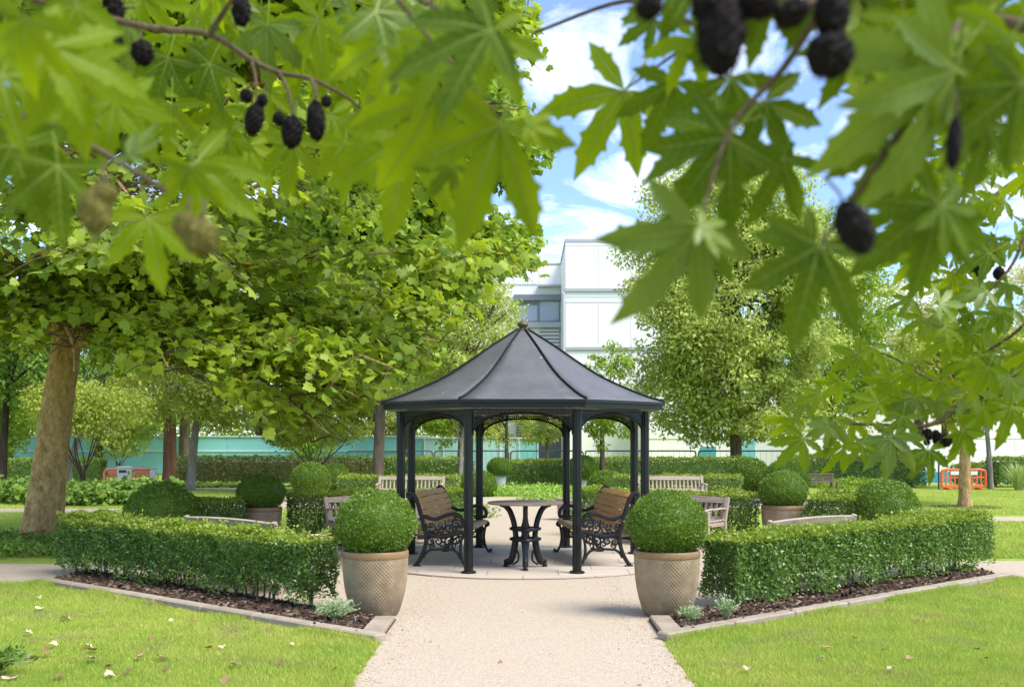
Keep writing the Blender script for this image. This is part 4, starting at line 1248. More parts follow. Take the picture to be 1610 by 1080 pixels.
patch('shrub_foot', 'loose low shrubs along the hedge behind the dark bench', 'ground cover', np.concatenate([blob(10.6, 34.6, 1.1, .6, 2000), blob(7.9, 26.4, .5, .4, 1200)]), .088, M['tree_mid'], .42)
patch('leafy_foot', 'bright leafy cover behind the left edge trunk', 'ground cover', blob(-14.6, 33.5, 2.2, 1.3, 2200), .088, M['cover'], .35)

def tuft(name, label, x, y, h, r, n, mat, width=.035, cat='plant', group=None, droop=.5):
    """blades or thin stems from one root"""
    a = rng.uniform(0, 2 * math.pi, n); l_ = h * rng.uniform(.55, 1.1, n); out = r * rng.random(n)
    V, Fc = [], []
    k = 4
    for i in range(n):
        d = Vector((math.cos(a[i]), math.sin(a[i]), 0)); s = Vector((-d.y, d.x, 0)) * width * rng.uniform(.6, 1.2)
        b = len(V)
        for j in range(k + 1):
            t_ = j / k
            p = d * (out[i] * (.15 + .85 * t_ ** 1.4)) + Vector((0, 0, l_[i] * (t_ - droop * .45 * t_ ** 3)))
            w_ = (1 - t_) ** .6 if j < k else .05
            V += [p - s * w_ * .5, p + s * w_ * .5]
        for j in range(k): Fc.append((b + 2 * j, b + 2 * j + 1, b + 2 * j + 3, b + 2 * j + 2))
    o = link(name, np_mesh(name, np.array([tuple(p) for p in V]), Fc, [mat]), None, (x, y, .01))
    return tag(o, label, cat, group)
tuft('ornamental_grass', 'tall arching pale grass clump at the far right hedge', 15.7, 33.4, 1.05, .85, 260, M['straw'], .045, 'grass clump')
def small_plant(label, x, y, h, r, n, leaf, mat, group=None):
    o = thing('bed_plant', label, 'plant', (x, y, .03), 0, group)
    m = MB(); P, T = [], []
    for i in range(n):
        a = random.uniform(0, 6.28); rr = r * random.random() ** .6
        e = Vector((rr * math.cos(a), rr * math.sin(a), h * random.uniform(.5, 1.05) * (1.1 - .4 * rr / r)))
        pts = spline([(0, 0, 0), e * .5 + Vector((0, 0, .03)), e], 3)
        m.tube(pts, .0018, 3, False)
        for j in range(9):
            t_ = .3 + .7 * j / 8
            q = pts[min(int(t_ * (len(pts) - 1)), len(pts) - 1)]
            P.append(tuple(q + Vector((random.gauss(0, .006),) * 3))); T.append(tuple(e.normalized() * .8 + Vector((random.gauss(0, .6), random.gauss(0, .6), random.gauss(0, .4)))))
    m.obj('stems', M['silver'], o)
    P, T = np.array(P), np.array(T)
    V, Fc = stamp(OVAL_V, OVAL_F, P, T, unit_random(len(P)) + [0, 0, .6], leaf * rng.uniform(.7, 1.2, len(P)))
    link('foliage', np_mesh('foliage', V, Fc, [mat]), o, kind='stuff')
small_plant('wispy silvery herb in the mulch by the left front pot', -1.52, 8.62, .20, .19, 90, .028, M['silver'], 'silvery herbs')
small_plant('wispy silvery herb at the corner of the right bed', 1.36, 8.60, .13, .13, 45, .026, M['silver'], 'silvery herbs')
small_plant('taller silvery herb against the near end of the right hedge', 1.68, 8.72, .20, .12, 50, .026, M['silver'], 'silvery herbs')
small_plant('dark green leafy weed in the lawn at the lower left corner', -3.36, 6.66, .16, .26, 110, .045, M['ivy'])

# ================================================================== GRASS BLADES
def blades(n, gen, hmin, hmax, wid):
    P = gen(n)
    n = len(P)
    Q = np.c_[P, np.zeros(n)]
    lean = rng.normal(size=(n, 2)) * .45
    h = rng.uniform(hmin, hmax, n) * (1 + .35 * vnoise(Q, 1.6, 77))
    a = rng.uniform(0, 2 * math.pi, n)
    s = np.stack([np.cos(a), np.sin(a), a * 0], 1) * (wid * rng.uniform(.6, 1.3, n))[:, None]
    V = np.empty((n, 3, 3))
    V[:, 0] = Q - s; V[:, 1] = Q + s
    V[:, 2] = Q + np.c_[lean * h[:, None], h]
    return V.reshape(-1, 3), np.arange(n * 3).reshape(-1, 3)
def near_left(n):
    Y = 5.9 + 6.0 * rng.random(n) ** 1.25; X = -Y * .60 + rng.random(n) * (Y * .60 - 1.01)
    perp = (X - kA.x) * ln.x + (Y - kA.y) * ln.y
    ok = (perp < -.055) & (X < -1.05 + .03 * np.sin(Y * 9.1) * np.sin(Y * 23.7)) & ((Y < 11.25) | (X > -4.9))
    ok &= ~((X < -5.05) & (Y > 11.2))
    return np.stack([X, Y], 1)[ok]
def near_right(n):
    Y = 5.9 + 6.4 * rng.random(n) ** 1.25; X = 1.01 + rng.random(n) * (Y * .60 - 1.01)
    perp = (X - rA.x) * rn.x + (Y - rA.y) * rn.y
    ok = (perp < -.055) & (X > 1.05 + .03 * np.sin(Y * 8.3) * np.sin(Y * 21.1))
    ok &= ~((X > 5.3) & (Y > 11.62 + (X - 5.33) * .043))
    return np.stack([X, Y], 1)[ok]
Va, Fa = blades(380000, near_left, .018, .042, .0030)
g1 = link('grass', np_mesh('grass', Va, Fa, [M['grass']]), None, kind='stuff'); tag(g1, 'short mown grass of the left front lawn', 'grass')
Va, Fa = blades(380000, near_right, .018, .042, .0030)
g2 = link('grass', np_mesh('grass', Va, Fa, [M['grass']]), None, kind='stuff'); tag(g2, 'short mown grass of the right front lawn', 'grass')
def kerb_tufts(A, B, nn):
    def gen(n):
        t_ = rng.random(n); d_ = .065 + np.abs(rng.normal(size=n)) * .05
        k_ = vnoise(np.c_[t_ * 9, t_ * 0, t_ * 0], 1.4, 5) > -.1
        P = np.array(A)[None, :] + t_[:, None] * np.array(B - A)[None, :] - d_[:, None] * np.array(nn)[None, :]
        return P[k_ & (np.abs(P[:, 0]) > 1.07)]
    return gen
for (A_, B_, n_, lab) in ((kA, kB, ln, 'longer uncut grass along the left bed kerb'), (rA, rB, rn, 'longer uncut grass along the right bed kerb')):
    Va, Fa = blades(9000, kerb_tufts(A_, B_, n_), .035, .075, .0028)
    tag(link('grass', np_mesh('grass', Va, Fa, [M['grass']]), None, kind='stuff'), lab, 'grass')
def far_lawn(sign):
    def gen(n):
        Y = 13.6 + 20 * rng.random(n) ** 1.3; X = sign * (5.0 + rng.random(n) * (Y * .52 - 4.8))
        ok = np.ones(n, bool)
        if sign > 0: ok &= ~((Y > 19.9) & (Y < 21.8))
        else: ok &= ~((Y > 22.5) & (Y < 24.0)); ok &= ~((Y < 17) & (X < -5.2) & (X > -10.4))
        ok &= (np.abs(X) > 9.1) | (Y < 23.9) | (Y > 29.1)
        return np.stack([X, Y], 1)[ok]
    return gen
for sg, lab in ((-1, 'mown grass of the far left lawn'), (1, 'mown grass of the far right lawn')):
    Va, Fa = blades(90000, far_lawn(sg), .02, .05, .007)
    tag(link('grass', np_mesh('grass', Va, Fa, [M['grass']]), None, kind='stuff'), lab, 'grass')

# ================================================================== TREES
def tree(label, x, Y, trunk_pts, r0, crown, n, leaf, mat, bark_m, name='tree', template='oval', clumps=60, seed=1, flat=.6, group=None, limbs=9, spread=.34, droopy=0.0):
    """crown: list of ellipsoids (cx, cy, cz, rx, ry, rz) relative to the foot"""
    o = thing(name, label, 'tree', (x, Y, 0), 0, group)
    rr = np.random.default_rng(seed); rs = random.Random(seed)
    m = MB()
    tp = spline(trunk_pts, 5)
    k = len(tp)
    m.tube(tp, [r0 * (1.25 if i == 0 else 1.0) * (1 - .6 * i / (k - 1)) for i in range(k)], 10)
    vol = np.array([c[3] * c[4] * c[5] for c in crown]); vol = vol / vol.sum()
    C, Rr = [], []
    for i in range(clumps):
        e = crown[rr.choice(len(crown), p=vol)]
        d = rr.normal(size=3); d /= np.linalg.norm(d)
        q = rr.uniform(.45, 1.0)
        C.append([e[0] + d[0] * e[3] * q, e[1] + d[1] * e[4] * q, e[2] + d[2] * e[5] * q]); Rr.append(min(e[3], e[5]) * spread * rr.uniform(.6, 1.25))
    C, Rr = np.array(C), np.array(Rr)
    for i in range(limbs):
        s = tp[int(k * rs.uniform(.55, .97))]
        e = Vector(C[rs.randrange(clumps)])
        mid = s.lerp(e, .5) + Vector((rs.uniform(-.2, .2), rs.uniform(-.2, .2), rs.uniform(0, .25)))
        m.tube(spline([s, mid, e], 5), [r0 * .36 * (1 - .8 * j / 10) for j in range(11)], 6)
    m.obj('trunk', bark_m, o, True)
    idx = rr.choice(clumps, size=n, p=Rr ** 2 / (Rr ** 2).sum())
    D = rr.normal(size=(n, 3)); D /= np.linalg.norm(D, axis=1, keepdims=True)
    q = rr.random(n) ** .5
    off = D * (q * Rr[idx])[:, None] * [1, 1, flat]
    P = C[idx] + off
    if droopy: P[:, 2] -= droopy * (q ** 2) * Rr[idx]
    N = nrm(D * .5 + rr.normal(size=(n, 3)) * .55 + [0, -.1, .75])
    T = nrm(rr.normal(size=(n, 3)) + D * .6 + [0, 0, -.45])
    tv, tf = (OVAL_V, OVAL_F) if template == 'oval' else (PLANE_V, PLANE_F) if template == 'plane' else ([(-.05, 0, 0), (.05, 0, 0), (.03, 1, -.12), (-.03, 1, -.12)], [(0, 1, 2, 3)])
    V, Fc = stamp(tv, tf, P, T, N, leaf * rr.uniform(.65, 1.3, n))
    link('crown', np_mesh('crown', V, Fc, [mat]), o, kind='stuff')
    return o
def st(h, lx=0.0): return [(0, 0, -.05), (lx * .3, 0, h * .35), (lx * .7, .05, h * .7), (lx, 0, h)]
# right of the gazebo
tree('tall pale columnar tree right of the gazebo in front of the white building', 8.1, 40, st(8.5, -.2), .24, [(-.1, 0, 7.2, 4.2, 3.0, 5.4), (.2, 0, 3.8, 3.9, 2.8, 2.6), (.2, 0, 11.0, 2.4, 1.8, 2.8)], 100000, .175, M['tree_pale'], M['bark'], clumps=340, seed=31, spread=.25, name='tree', limbs=26)
tree('small round tree against the white wall right of the gazebo roof', 2.56, 34, st(3.2), .10, [(0, 0, 3.5, .9, .9, 1.3), (0, 0, 2.2, 1.25, 1.2, 1.0)], 6500, .12, M['tree_mid'], M['bark'], clumps=50, seed=32, limbs=12)
tree('small pale tree seen through the middle gazebo arch', .85, 37, st(2.2), .08, [(0, 0, 2.2, .95, .9, .9)], 3200, .12, M['tree_pale'], M['bark'], clumps=26, seed=33)
tree('small bright tree seen through the left gazebo arch', -1.98, 33, st(2.3, .1), .10, [(-.3, 0, 2.45, 1.2, 1.1, 1.0)], 5500, .12, M['tree_mid'], M['bark_grey'], clumps=40, seed=34)
tree('weeping yellow green tree behind the back gazebo columns', -.6, 39, st(2.6), .10, [(0, 0, 2.6, 1.25, 1.1, 1.2)], 4200, .11, M['tree_yellow'], M['bark'], clumps=30, seed=35, droopy=.8)
tree('tall airy pale tree behind the gazebo roof left of the building', -2.6, 44, st(6.5, .3), .18, [(0, 0, 6.0, 2.6, 2.3, 3.0), (1.3, 0, 7.4, 2.0, 1.6, 1.5), (-1.0, 0, 3.4, 2.2, 2.0, 1.6)], 17000, .15, M['tree_pale'], M['bark'], clumps=110, seed=36, spread=.26, limbs=18)
tree('slim tree with a bare trunk standing in the right lawn', 10.3, 24.6, st(3.2), .155, [(.3, 0, 3.3, 2.0, 1.8, 1.3), (-.6, 0, 2.5, 1.6, 1.5, .8)], 12000, .13, M['tree_yellow'], M['bark_plane'], clumps=60, seed=37, limbs=12)
tree('thin leaning tree in front of the dark right hedge', 13.2, 36, st(3.4, -.5), .13, [(-.4, 0, 3.5, 2.0, 1.8, 1.4)], 6500, .14, M['tree_mid'], M['bark_grey'], clumps=40, seed=38)
tree('thin pale trunk tree near the grass clump', 15.25, 34.4, st(3.2, -.2), .10, [(0, 0, 3.4, 2.0, 1.8, 1.3)], 6500, .14, M['tree_mid'], M['bark_grey'], clumps=40, seed=39)
tree('dark green tree between the pale columnar tree and the right branches', 13.4, 46, st(7, .2), .25, [(0, 0, 7.0, 3.0, 2.8, 5.0), (0, 0, 3.5, 3.0, 2.8, 2.0)], 16000, .19, M['tree_mid'], M['bark'], clumps=110, seed=40, spread=.25)
tree('big cream flowering tree behind the right branches', 19.5, 52, st(7), .3, [(0, 0, 6.4, 4.6, 3.4, 3.6), (-3.0, 0, 4.0, 3.0, 2.6, 2.2)], 17000, .2, M['tree_cream'], M['bark'], clumps=110, seed=41, spread=.25)
tree('wide cream flowering tree at the far right edge', 25.5, 50, st(7), .3, [(0, 0, 6.2, 3.8, 3.0, 4.2), (0, 0, 3.2, 3.4, 2.8, 1.8)], 14000, .2, M['tree_cream'], M['bark'], clumps=90, seed=42, spread=.25)
tree('yellow green tree behind the orange barrier', 17.6, 44, st(4.5), .2, [(0, 0, 4.2, 3.6, 2.6, 1.9)], 10000, .17, M['tree_yellow'], M['bark'], clumps=70, seed=43, spread=.28)
# left side
tree('straight trunk tree left of the gazebo behind the low hedge', -4.14, 30, st(10.5, .5), .17, [(-.6, 0, 5.2, 3.2, 2.4, 2.4), (.2, 0, 3.3, 1.9, 1.7, 1.0), (.7, 0, 8.6, 3.7, 2.6, 4.4), (.6, 0, 11.5, 3.2, 2.4, 2.6)], 30000, .24, M['tree_mid'], M['bark'], clumps=230, seed=44, limbs=30, template='plane', spread=.27)
tree('dark slim tree at the left edge', -15.3, 31, st(4.5, .2), .14, [(0, 0, 4.5, 2.6, 2.2, 2.2), (.4, 0, 2.9, 1.8, 1.6, .8)], 9000, .17, M['tree_dark'], M['bark_dark'], clumps=50, seed=45)
cf = tree('conifer with a thick red trunk and drooping grey green sprays', -12.7, 38, st(7.5), .27, [(0, 0, 4.6, 2.9, 2.6, 1.9), (.6, -.4, 2.5, 2.1, 1.6, .9), (-1.6, -.4, 2.3, 1.3, 1.2, .8), (0, 0, 8, 2.2, 2.0, 2.6)], 26000, .24, M['needle'], M['bark_red'], template='needle', clumps=90, seed=46, droopy=.9, spread=.30)
tree('yellow green tree spreading behind the plane trunk', -10.4, 33, st(4.2, .4), .16, [(.2, 0, 3.7, 2.5, 2.2, 1.6), (1.4, 0, 2.9, 1.5, 1.4, .8)], 12000, .14, M['tree_yellow'], M['bark_grey'], clumps=70, seed=47, droopy=.5)
tree('tall light green tree behind the conifer', -16, 50, st(8), .3, [(0, 0, 8, 4.6, 3.6, 5.5)], 15000, .22, M['tree_pale'], M['bark'], clumps=110, seed=48, spread=.25)
tree('broad light green tree behind the teal hoarding', -9.5, 56, st(8), .3, [(0, 0, 7.6, 4.4, 3.6, 5.0), (0, 0, 3.6, 4.0, 3.0, 1.6)], 15000, .22, M['tree_mid'], M['bark'], clumps=110, seed=49, spread=.25)
tree('tall tree at the far left edge behind the dark slim tree', -23.5, 48, st(9), .3, [(0, 0, 7.6, 4.6, 3.6, 5.2)], 13000, .22, M['tree_mid'], M['bark'], clumps=90, seed=50, spread=.25)
tree('pale feathery tree behind the straight trunk left of the gazebo', -5.2, 47, st(7), .22, [(0, 0, 6.6, 3.0, 2.6, 4.0)], 12000, .18, M['tree_pale'], M['bark'], clumps=90, seed=51, spread=.26)
for (lab, x, Y, cr, n, mt, sd) in (
    ('low spreading light tree just behind the teal hoarding left of centre', -13.5, 54, [(0, 0, 4.0, 4.0, 2.6, 2.6), (2.5, 0, 6.5, 3.0, 2.4, 2.6)], 14000, 'tree_pale', 71),
    ('yellow leaved tree behind the hoarding near the straight trunk', -7.2, 52, [(0, 0, 3.6, 3.4, 2.4, 2.2), (-1, 0, 6, 2.6, 2, 2)], 13000, 'tree_yellow', 72),
    ('leafy tree filling the gap behind the conifer', -18.5, 46, [(0, 0, 3.8, 3.4, 2.6, 2.6), (1, 0, 7, 3.4, 2.6, 3)], 14000, 'tree_mid', 73),
    ('pale willow like tree at the left of the white building wing', -3.6, 58, [(0, 0, 4.5, 3.2, 2.4, 3.2)], 11000, 'tree_pale', 74),
    ('dark leafy tree behind the plane trunk', -20.5, 40, [(0, 0, 4.2, 3.4, 2.6, 2.8)], 12000, 'tree_dark', 75)):
    tree(lab, x, Y, st(5), .22, cr, n, .2, M[mt], M['bark'], clumps=90, seed=sd, spread=.26)
# multi-stemmed shrubs
def multi(label, x, Y, nst, h, spread_, r, crown, n, leaf, mat, bk, seed):
    o = thing('multi_stem_shrub', label, 'shrub', (x, Y, 0))
    rs = random.Random(seed)
    for i in range(nst):
        a = rs.uniform(0, 6.28); s = spread_ * rs.uniform(.4, 1.0)
        e = Vector((math.cos(a) * s, math.sin(a) * s * .5, h * rs.uniform(.85, 1.1)))
        b = Vector((rs.uniform(-.12, .12), rs.uniform(-.1, .1), -.03))
        MB().tube(spline([b, b.lerp(e, .35) + Vector((-e.x * .25, 0, .02)), b.lerp(e, .7) + Vector((rs.uniform(-.06, .06), 0, 0)), e], 4), [r * (1 - .55 * j / 12) for j in range(13)], 6).obj('stem', bk, o, True)
    rr = np.random.default_rng(seed)
    P = []
    for c in crown:
        k = n // len(crown)
        D = rr.normal(size=(k, 3)); D /= np.linalg.norm(D, axis=1, keepdims=True)
        lay = (rr.random(k) ** .4)[:, None]
        P.append(np.array(c[:3]) + D * lay * np.array(c[3:]))
    P = np.concatenate(P); P[:, 2] += .12 * vnoise(P, 4.0, seed)
    N = nrm(rr.normal(size=(len(P), 3)) * .5 + [0, -.2, .9]); T = nrm(rr.normal(size=(len(P), 3)) + [0, 0, -.4])
    keep = vnoise(P, 3.0, seed + 2) > -.55
    P, N, T = P[keep], N[keep], T[keep]
    V, Fc = stamp(OVAL_V, OVAL_F, P, T, N, leaf * rr.uniform(.7, 1.3, len(P)))
    link('foliage', np_mesh('foliage', V, Fc, [mat]), o, kind='stuff')
multi('shrub of many thin dark stems under yellow green leaves', -12.2, 29.4, 9, 1.75, .85, .028, [(0, 0, 2.2, 1.5, 1.1, .6), (.6, 0, 2.6, 1.4, 1.0, .6), (-.5, 0, 2.7, 1.3, 1.0, .7)], 9000, .10, M['tree_yellow'], M['bark_dark'], 61)
multi('clump of thick pale grey stems behind the plane trunk', -13.6, 31.5, 8, 2.0, .7, .06, [(0, 0, 2.6, 1.5, 1.2, .7)], 5000, .11, M['tree_mid'], M['bark_grey'], 62)
multi('small airy maple with gold leaves in front of the teal hoarding', -6.6, 33.5, 6, 1.9, 1.3, .03, [(-.2, 0, 2.1, 1.3, 1.0, .45), (.8, 0, 1.8, 1.0, .9, .35), (-.9, 0, 1.7, .8, .7, .35), (.1, 0, 2.6, .9, .8, .35)], 6500, .10, M['tree_yellow'], M['bark'], 63)

multi('leafy light green shrub in front of the teal hoarding left of the conifer', -17.6, 46, 5, 1.6, .9, .03, [(0, 0, 1.7, 1.5, 1.0, .9), (.9, 0, 2.4, 1.2, .9, .8)], 6000, .14, M['tree_pale'], M['bark'], 64)
multi('leafy light green shrub in front of the teal hoarding right of the conifer', -9.3, 46, 5, 1.6, .9, .03, [(0, 0, 1.6, 1.3, 1.0, .9), (-.8, 0, 2.5, 1.2, .9, .8)], 6000, .14, M['tree_mid'], M['bark'], 65)
multi('dark leafy shrub in front of the teal hoarding at the far left', -22.5, 45, 5, 1.6, .9, .03, [(0, 0, 1.6, 1.5, 1.0, .9), (.8, 0, 2.5, 1.2, .9, .8)], 6000, .14, M['tree_mid'], M['bark'], 66)
# far-off belt of trees closing the view behind the hoardings
def belt(x0, x1, Y, h, n, mat, lab, seed):
    rr = np.random.default_rng(seed)
    X = rr.uniform(x0, x1, n); top = h * (1 + .28 * vnoise(np.c_[X, X * 0, X * 0], .45, seed) + .12 * vnoise(np.c_[X, X * 0, X * 0], 1.6, seed + 1))
    P = np.c_[X, Y + rr.normal(size=n) * 1.2, top * rr.random(n) ** .6]
    P += .4 * np.c_[vnoise(P, 1.3, seed + 2), vnoise(P, 1.3, seed + 3), vnoise(P, 1.3, seed + 4)]
    V, Fc = stamp(OVAL_V, OVAL_F, P, nrm(rr.normal(size=(n, 3)) + [0, 0, -.4]), nrm(rr.normal(size=(n, 3)) * .6 + [0, -.3, .8]), .34 * rr.uniform(.6, 1.3, n))
    tag(link('distant_trees', np_mesh('distant_trees', V, Fc, [mat]), None, kind='stuff'), lab, 'trees')
belt(-48, -3.5, 66, 5.2, 26000, M['tree_pale'], 'far-off mass of light trees behind the teal hoarding', 81)
belt(13, 50, 72, 6.0, 18000, M['tree_cream'], 'far-off mass of cream trees at the right behind the annex', 82)
# ------------------------------------------------------------------ the big leaning plane tree
pt = thing('plane_tree', 'big plane tree with a leaning flaky brown trunk on the left', 'tree', (-7.32, 16.0, 0))
TP = [(0, 0, -.06), (.01, 0, .12), (.10, .0, .8), (.22, .02, 1.7), (.34, .05, 2.6), (.42, .08, 3.4), (.46, .10, 4.4), (.50, .15, 5.6), (.62, .2, 7.0), (.8, .2, 8.6)]
tps = spline(TP, 6)
def trunk_r(z): return np.interp(z, [-.1, .05, .3, .9, 2, 3.2, 4.5, 6, 8.6], [.42, .345, .29, .255, .222, .205, .185, .15, .07])
m = MB()
vv, ff, sg_ = [], [], 28
for i, p in enumerate(tps):
    for k in range(sg_):
        a = 2 * math.pi * k / sg_
        r_ = trunk_r(p.z) * (1 + .05 * math.sin(3 * a + p.z * 1.3) + .03 * math.sin(7 * a - p.z * 2.1) + .02 * random.uniform(-1, 1) + (.12 * max(0, .3 - p.z) / .3) * math.sin(5 * a))
        vv.append((p.x + r_ * math.cos(a), p.y + r_ * math.sin(a), p.z))
for i in range(len(tps) - 1):
    for k in range(sg_): ff.append((i * sg_ + k, i * sg_ + (k + 1) % sg_, (i + 1) * sg_ + (k + 1) % sg_, (i + 1) * sg_ + k))
m.add(vv, ff)
prs = random.Random(5)
tw = MB()
LP, LT = [], []
limbs = []
for i in range(34):
    h = prs.uniform(3.3, 8.3) if i > 8 else prs.uniform(3.0, 4.2)
    az = prs.uniform(-1.45, 1.15) if i % 4 else prs.uniform(1.3, 4.8)     # mostly towards the path and the camera
    Ln = prs.uniform(4.2, 7.6) * (1.0 if h < 6 else .8)
    el = prs.uniform(.15, .55) if h < 5 else prs.uniform(.3, .8)
    limbs.append((h, az, Ln, el))
limbs += [(prs.uniform(5.6, 8.5), prs.uniform(-.4, .4), prs.uniform(5.8, 7.9), prs.uniform(.4, .8)) for _ in range(22)]
limbs += [(prs.uniform(3.0, 3.5), prs.uniform(-.75, .25), prs.uniform(4.2, 6.2), prs.uniform(-.08, .1)) for _ in range(12)]
limbs += [(prs.uniform(5.2, 8.3), prs.uniform(-.75, .25), prs.uniform(6.2, 7.8), prs.uniform(.3, .7)) for _ in range(16)]
limbs += [(3.1, -.35, 7.0, .08), (3.1, -.6, 6.4, .06), (3.2, -.15, 6.8, .1), (3.0, -.8, 5.0, .05), (3.2, -1.2, 4.4, .1), (3.3, 2.2, 4.6, .1), (3.3, -.25, 6.2, .18), (3.2, .1, 5.0, .1), (3.5, -.5, 6.8, .22), (3.3, -.9, 5.2, .15), (3.6, 0.0, 7.4, .30), (3.2, 2.6, 4.0, .25), (3.4, -1.9, 4.0, .25), (5.6, -.2, 7.9, .35), (6.6, -.05, 7.9, .3), (7.4, -.3, 7.6, .22)]
LOWX = [-100, 60, 130, 240, 330, 400, 480, 560, 586, 604, 640, 670, 720, 760, 800, 870]
LOWY = [560, 560, 600, 585, 600, 700, 705, 690, 665, 600, 590, 578, 550, 515, 470, 420]
def clear(q, slack=0):
    w = Vector(q) + Vector((-7.32, 16.0, 0))
    if w.y < 8.5: return False
    x_, y_ = 822 + w.x * F / w.y, 697 - (w.z - H) * F / w.y
    return y_ < np.interp(x_, LOWX, LOWY) + slack and x_ < 846 + slack
for (h, az, Ln, el) in limbs:
    s = min(tps, key=lambda q: abs(q.z - h))
    dr = Vector((math.cos(az), math.sin(az), 0))
    droop = prs.uniform(.9, 1.9) if h < 5.2 else prs.uniform(.5, 1.3)
    pts = []
    n = 14
    for j in range(n + 1):
        t_ = j / n
        p = s + dr * Ln * (t_ ** .95) + Vector((0, 0, Ln * math.sin(el) * t_ - droop * (t_ ** 2.2) * (1.2 if h < 5.2 else 1.6)))
        p += Vector((.14 * math.sin(5 * t_ + az * 7), .14 * math.sin(6 * t_ + h * 3), .06 * math.sin(9 * t_ + az)))
        pts.append(p)
    while len(pts) > 4 and not all(clear(q, 12) for q in pts[-2:]): pts.pop()
    if len(pts) < 8: continue
    n = len(pts) - 1
    m.tube(pts, [max(.012, .075 * (1 - t_ / n) ** .9) for t_ in range(n + 1)], 7)
    for j in range(2, n + 1):
        for q in range(4):
            a = az + prs.choice((-1, 1)) * prs.uniform(.3, 1.3)
            l2 = prs.uniform(.5, 1.35) * (1.15 - .4 * j / n)
            d2 = Vector((math.cos(a), math.sin(a), prs.uniform(-.55, .35)))
            b = pts[j]
            sub = [b, b + d2 * l2 * .5 + Vector((0, 0, .05)), b + d2 * l2 + Vector((0, 0, -.16 * l2))]
            sp = spline(sub, 3)
            if not (clear(sp[3], 6) and clear(sp[-1], 6)): continue
            tw.tube(sp, [.011, .010, .009, .007, .006, .005, .003], 4, False)
            for t_ in range(22):
                f = prs.uniform(.2, 1.05)
                p = sp[min(int(f * 6), 6)] + Vector((prs.gauss(0, .11), prs.gauss(0, .11), prs.gauss(-.03, .09)))
                LP.append(tuple(p)); LT.append((d2.x + prs.gauss(0, .7), d2.y + prs.gauss(0, .7), prs.gauss(-.55, .45)))
m.obj('trunk', M['bark_plane'], pt, True)
tw.obj('twigs', M['twig'], pt, False, kind='stuff')
LP, LT = np.array(LP), np.array(LT)
# keep the lower canopy clear of the trunk's front and of the gazebo roof
W = LP + np.array(pt.location)
py_ = 697 - (W[:, 2] - H) * F / W[:, 1]; px_ = 822 + W[:, 0] * F / W[:, 1]
low = np.interp(px_, LOWX, LOWY)
low = low - 16 + 22 * np.sin(px_ / 23.0 + 1.3 * np.sin(px_ / 61.0)) + 12 * np.sin(px_ / 9.0)
keep = (vnoise(W, 1.25, 91) > -.27) & (py_ < low + rng.normal(size=len(W)) * 12) & (W[:, 1] > 9.0) & (px_ < 862 + rng.normal(size=len(W)) * 12) & ~((np.abs(px_ - 108) < 34) & (py_ > 500) & (W[:, 1] < 16.2))
LP, LT, px_, py_, W = LP[keep], LT[keep], px_[keep], py_[keep], W[keep]
nL = len(LP)
LN = nrm(rng.normal(size=(nL, 3)) * .55 + [.1, -.45, .8])
LS = .142 * rng.uniform(.5, 1.3, nL)
inview = (px_ > 0) & (px_ < 860) & (py_ > 330) & (py_ < 705)
cand = np.where(inview)[0]
cand = cand[np.argsort(W[cand, 1])][:300]
rest = np.ones(nL, bool); rest[cand] = False
Vs, Fs, nv = [], [], 0
pick = rng.integers(0, 5, nL)
for q in range(5):
    s_ = rest & (pick == q)
    tv_, tf_ = plane_leaf(q + 3)
    a_, b_ = stamp(tv_, tf_, LP[s_], LT[s_], LN[s_], LS[s_])
    Vs.append(a_); Fs.append(b_ + nv); nv += len(a_)
V, Fc = np.concatenate(Vs), np.concatenate(Fs)
link('crown', np_mesh('crown', V, Fc, [M['plane']]), pt, kind='stuff')
pl_me = [np_mesh('leaf', *plane_leaf(q + 3), [M['plane1']]) for q in range(5)]
def basis(P, T, N, S):
    T = Vector(T).normalized(); N = Vector(N); N = (N - T * N.dot(T)).normalized(); B = T.cross(N)
    return Matrix(((B.x * S, T.x * S, N.x * S, P[0]), (B.y * S, T.y * S, N.y * S, P[1]), (B.z * S, T.z * S, N.z * S, P[2]), (0, 0, 0, 1)))
for i in cand:
    o = link('leaf', pl_me[int(pick[i])], pt); o.matrix_local = basis(LP[i], LT[i], LN[i], LS[i])
print('plane leaves', nL)

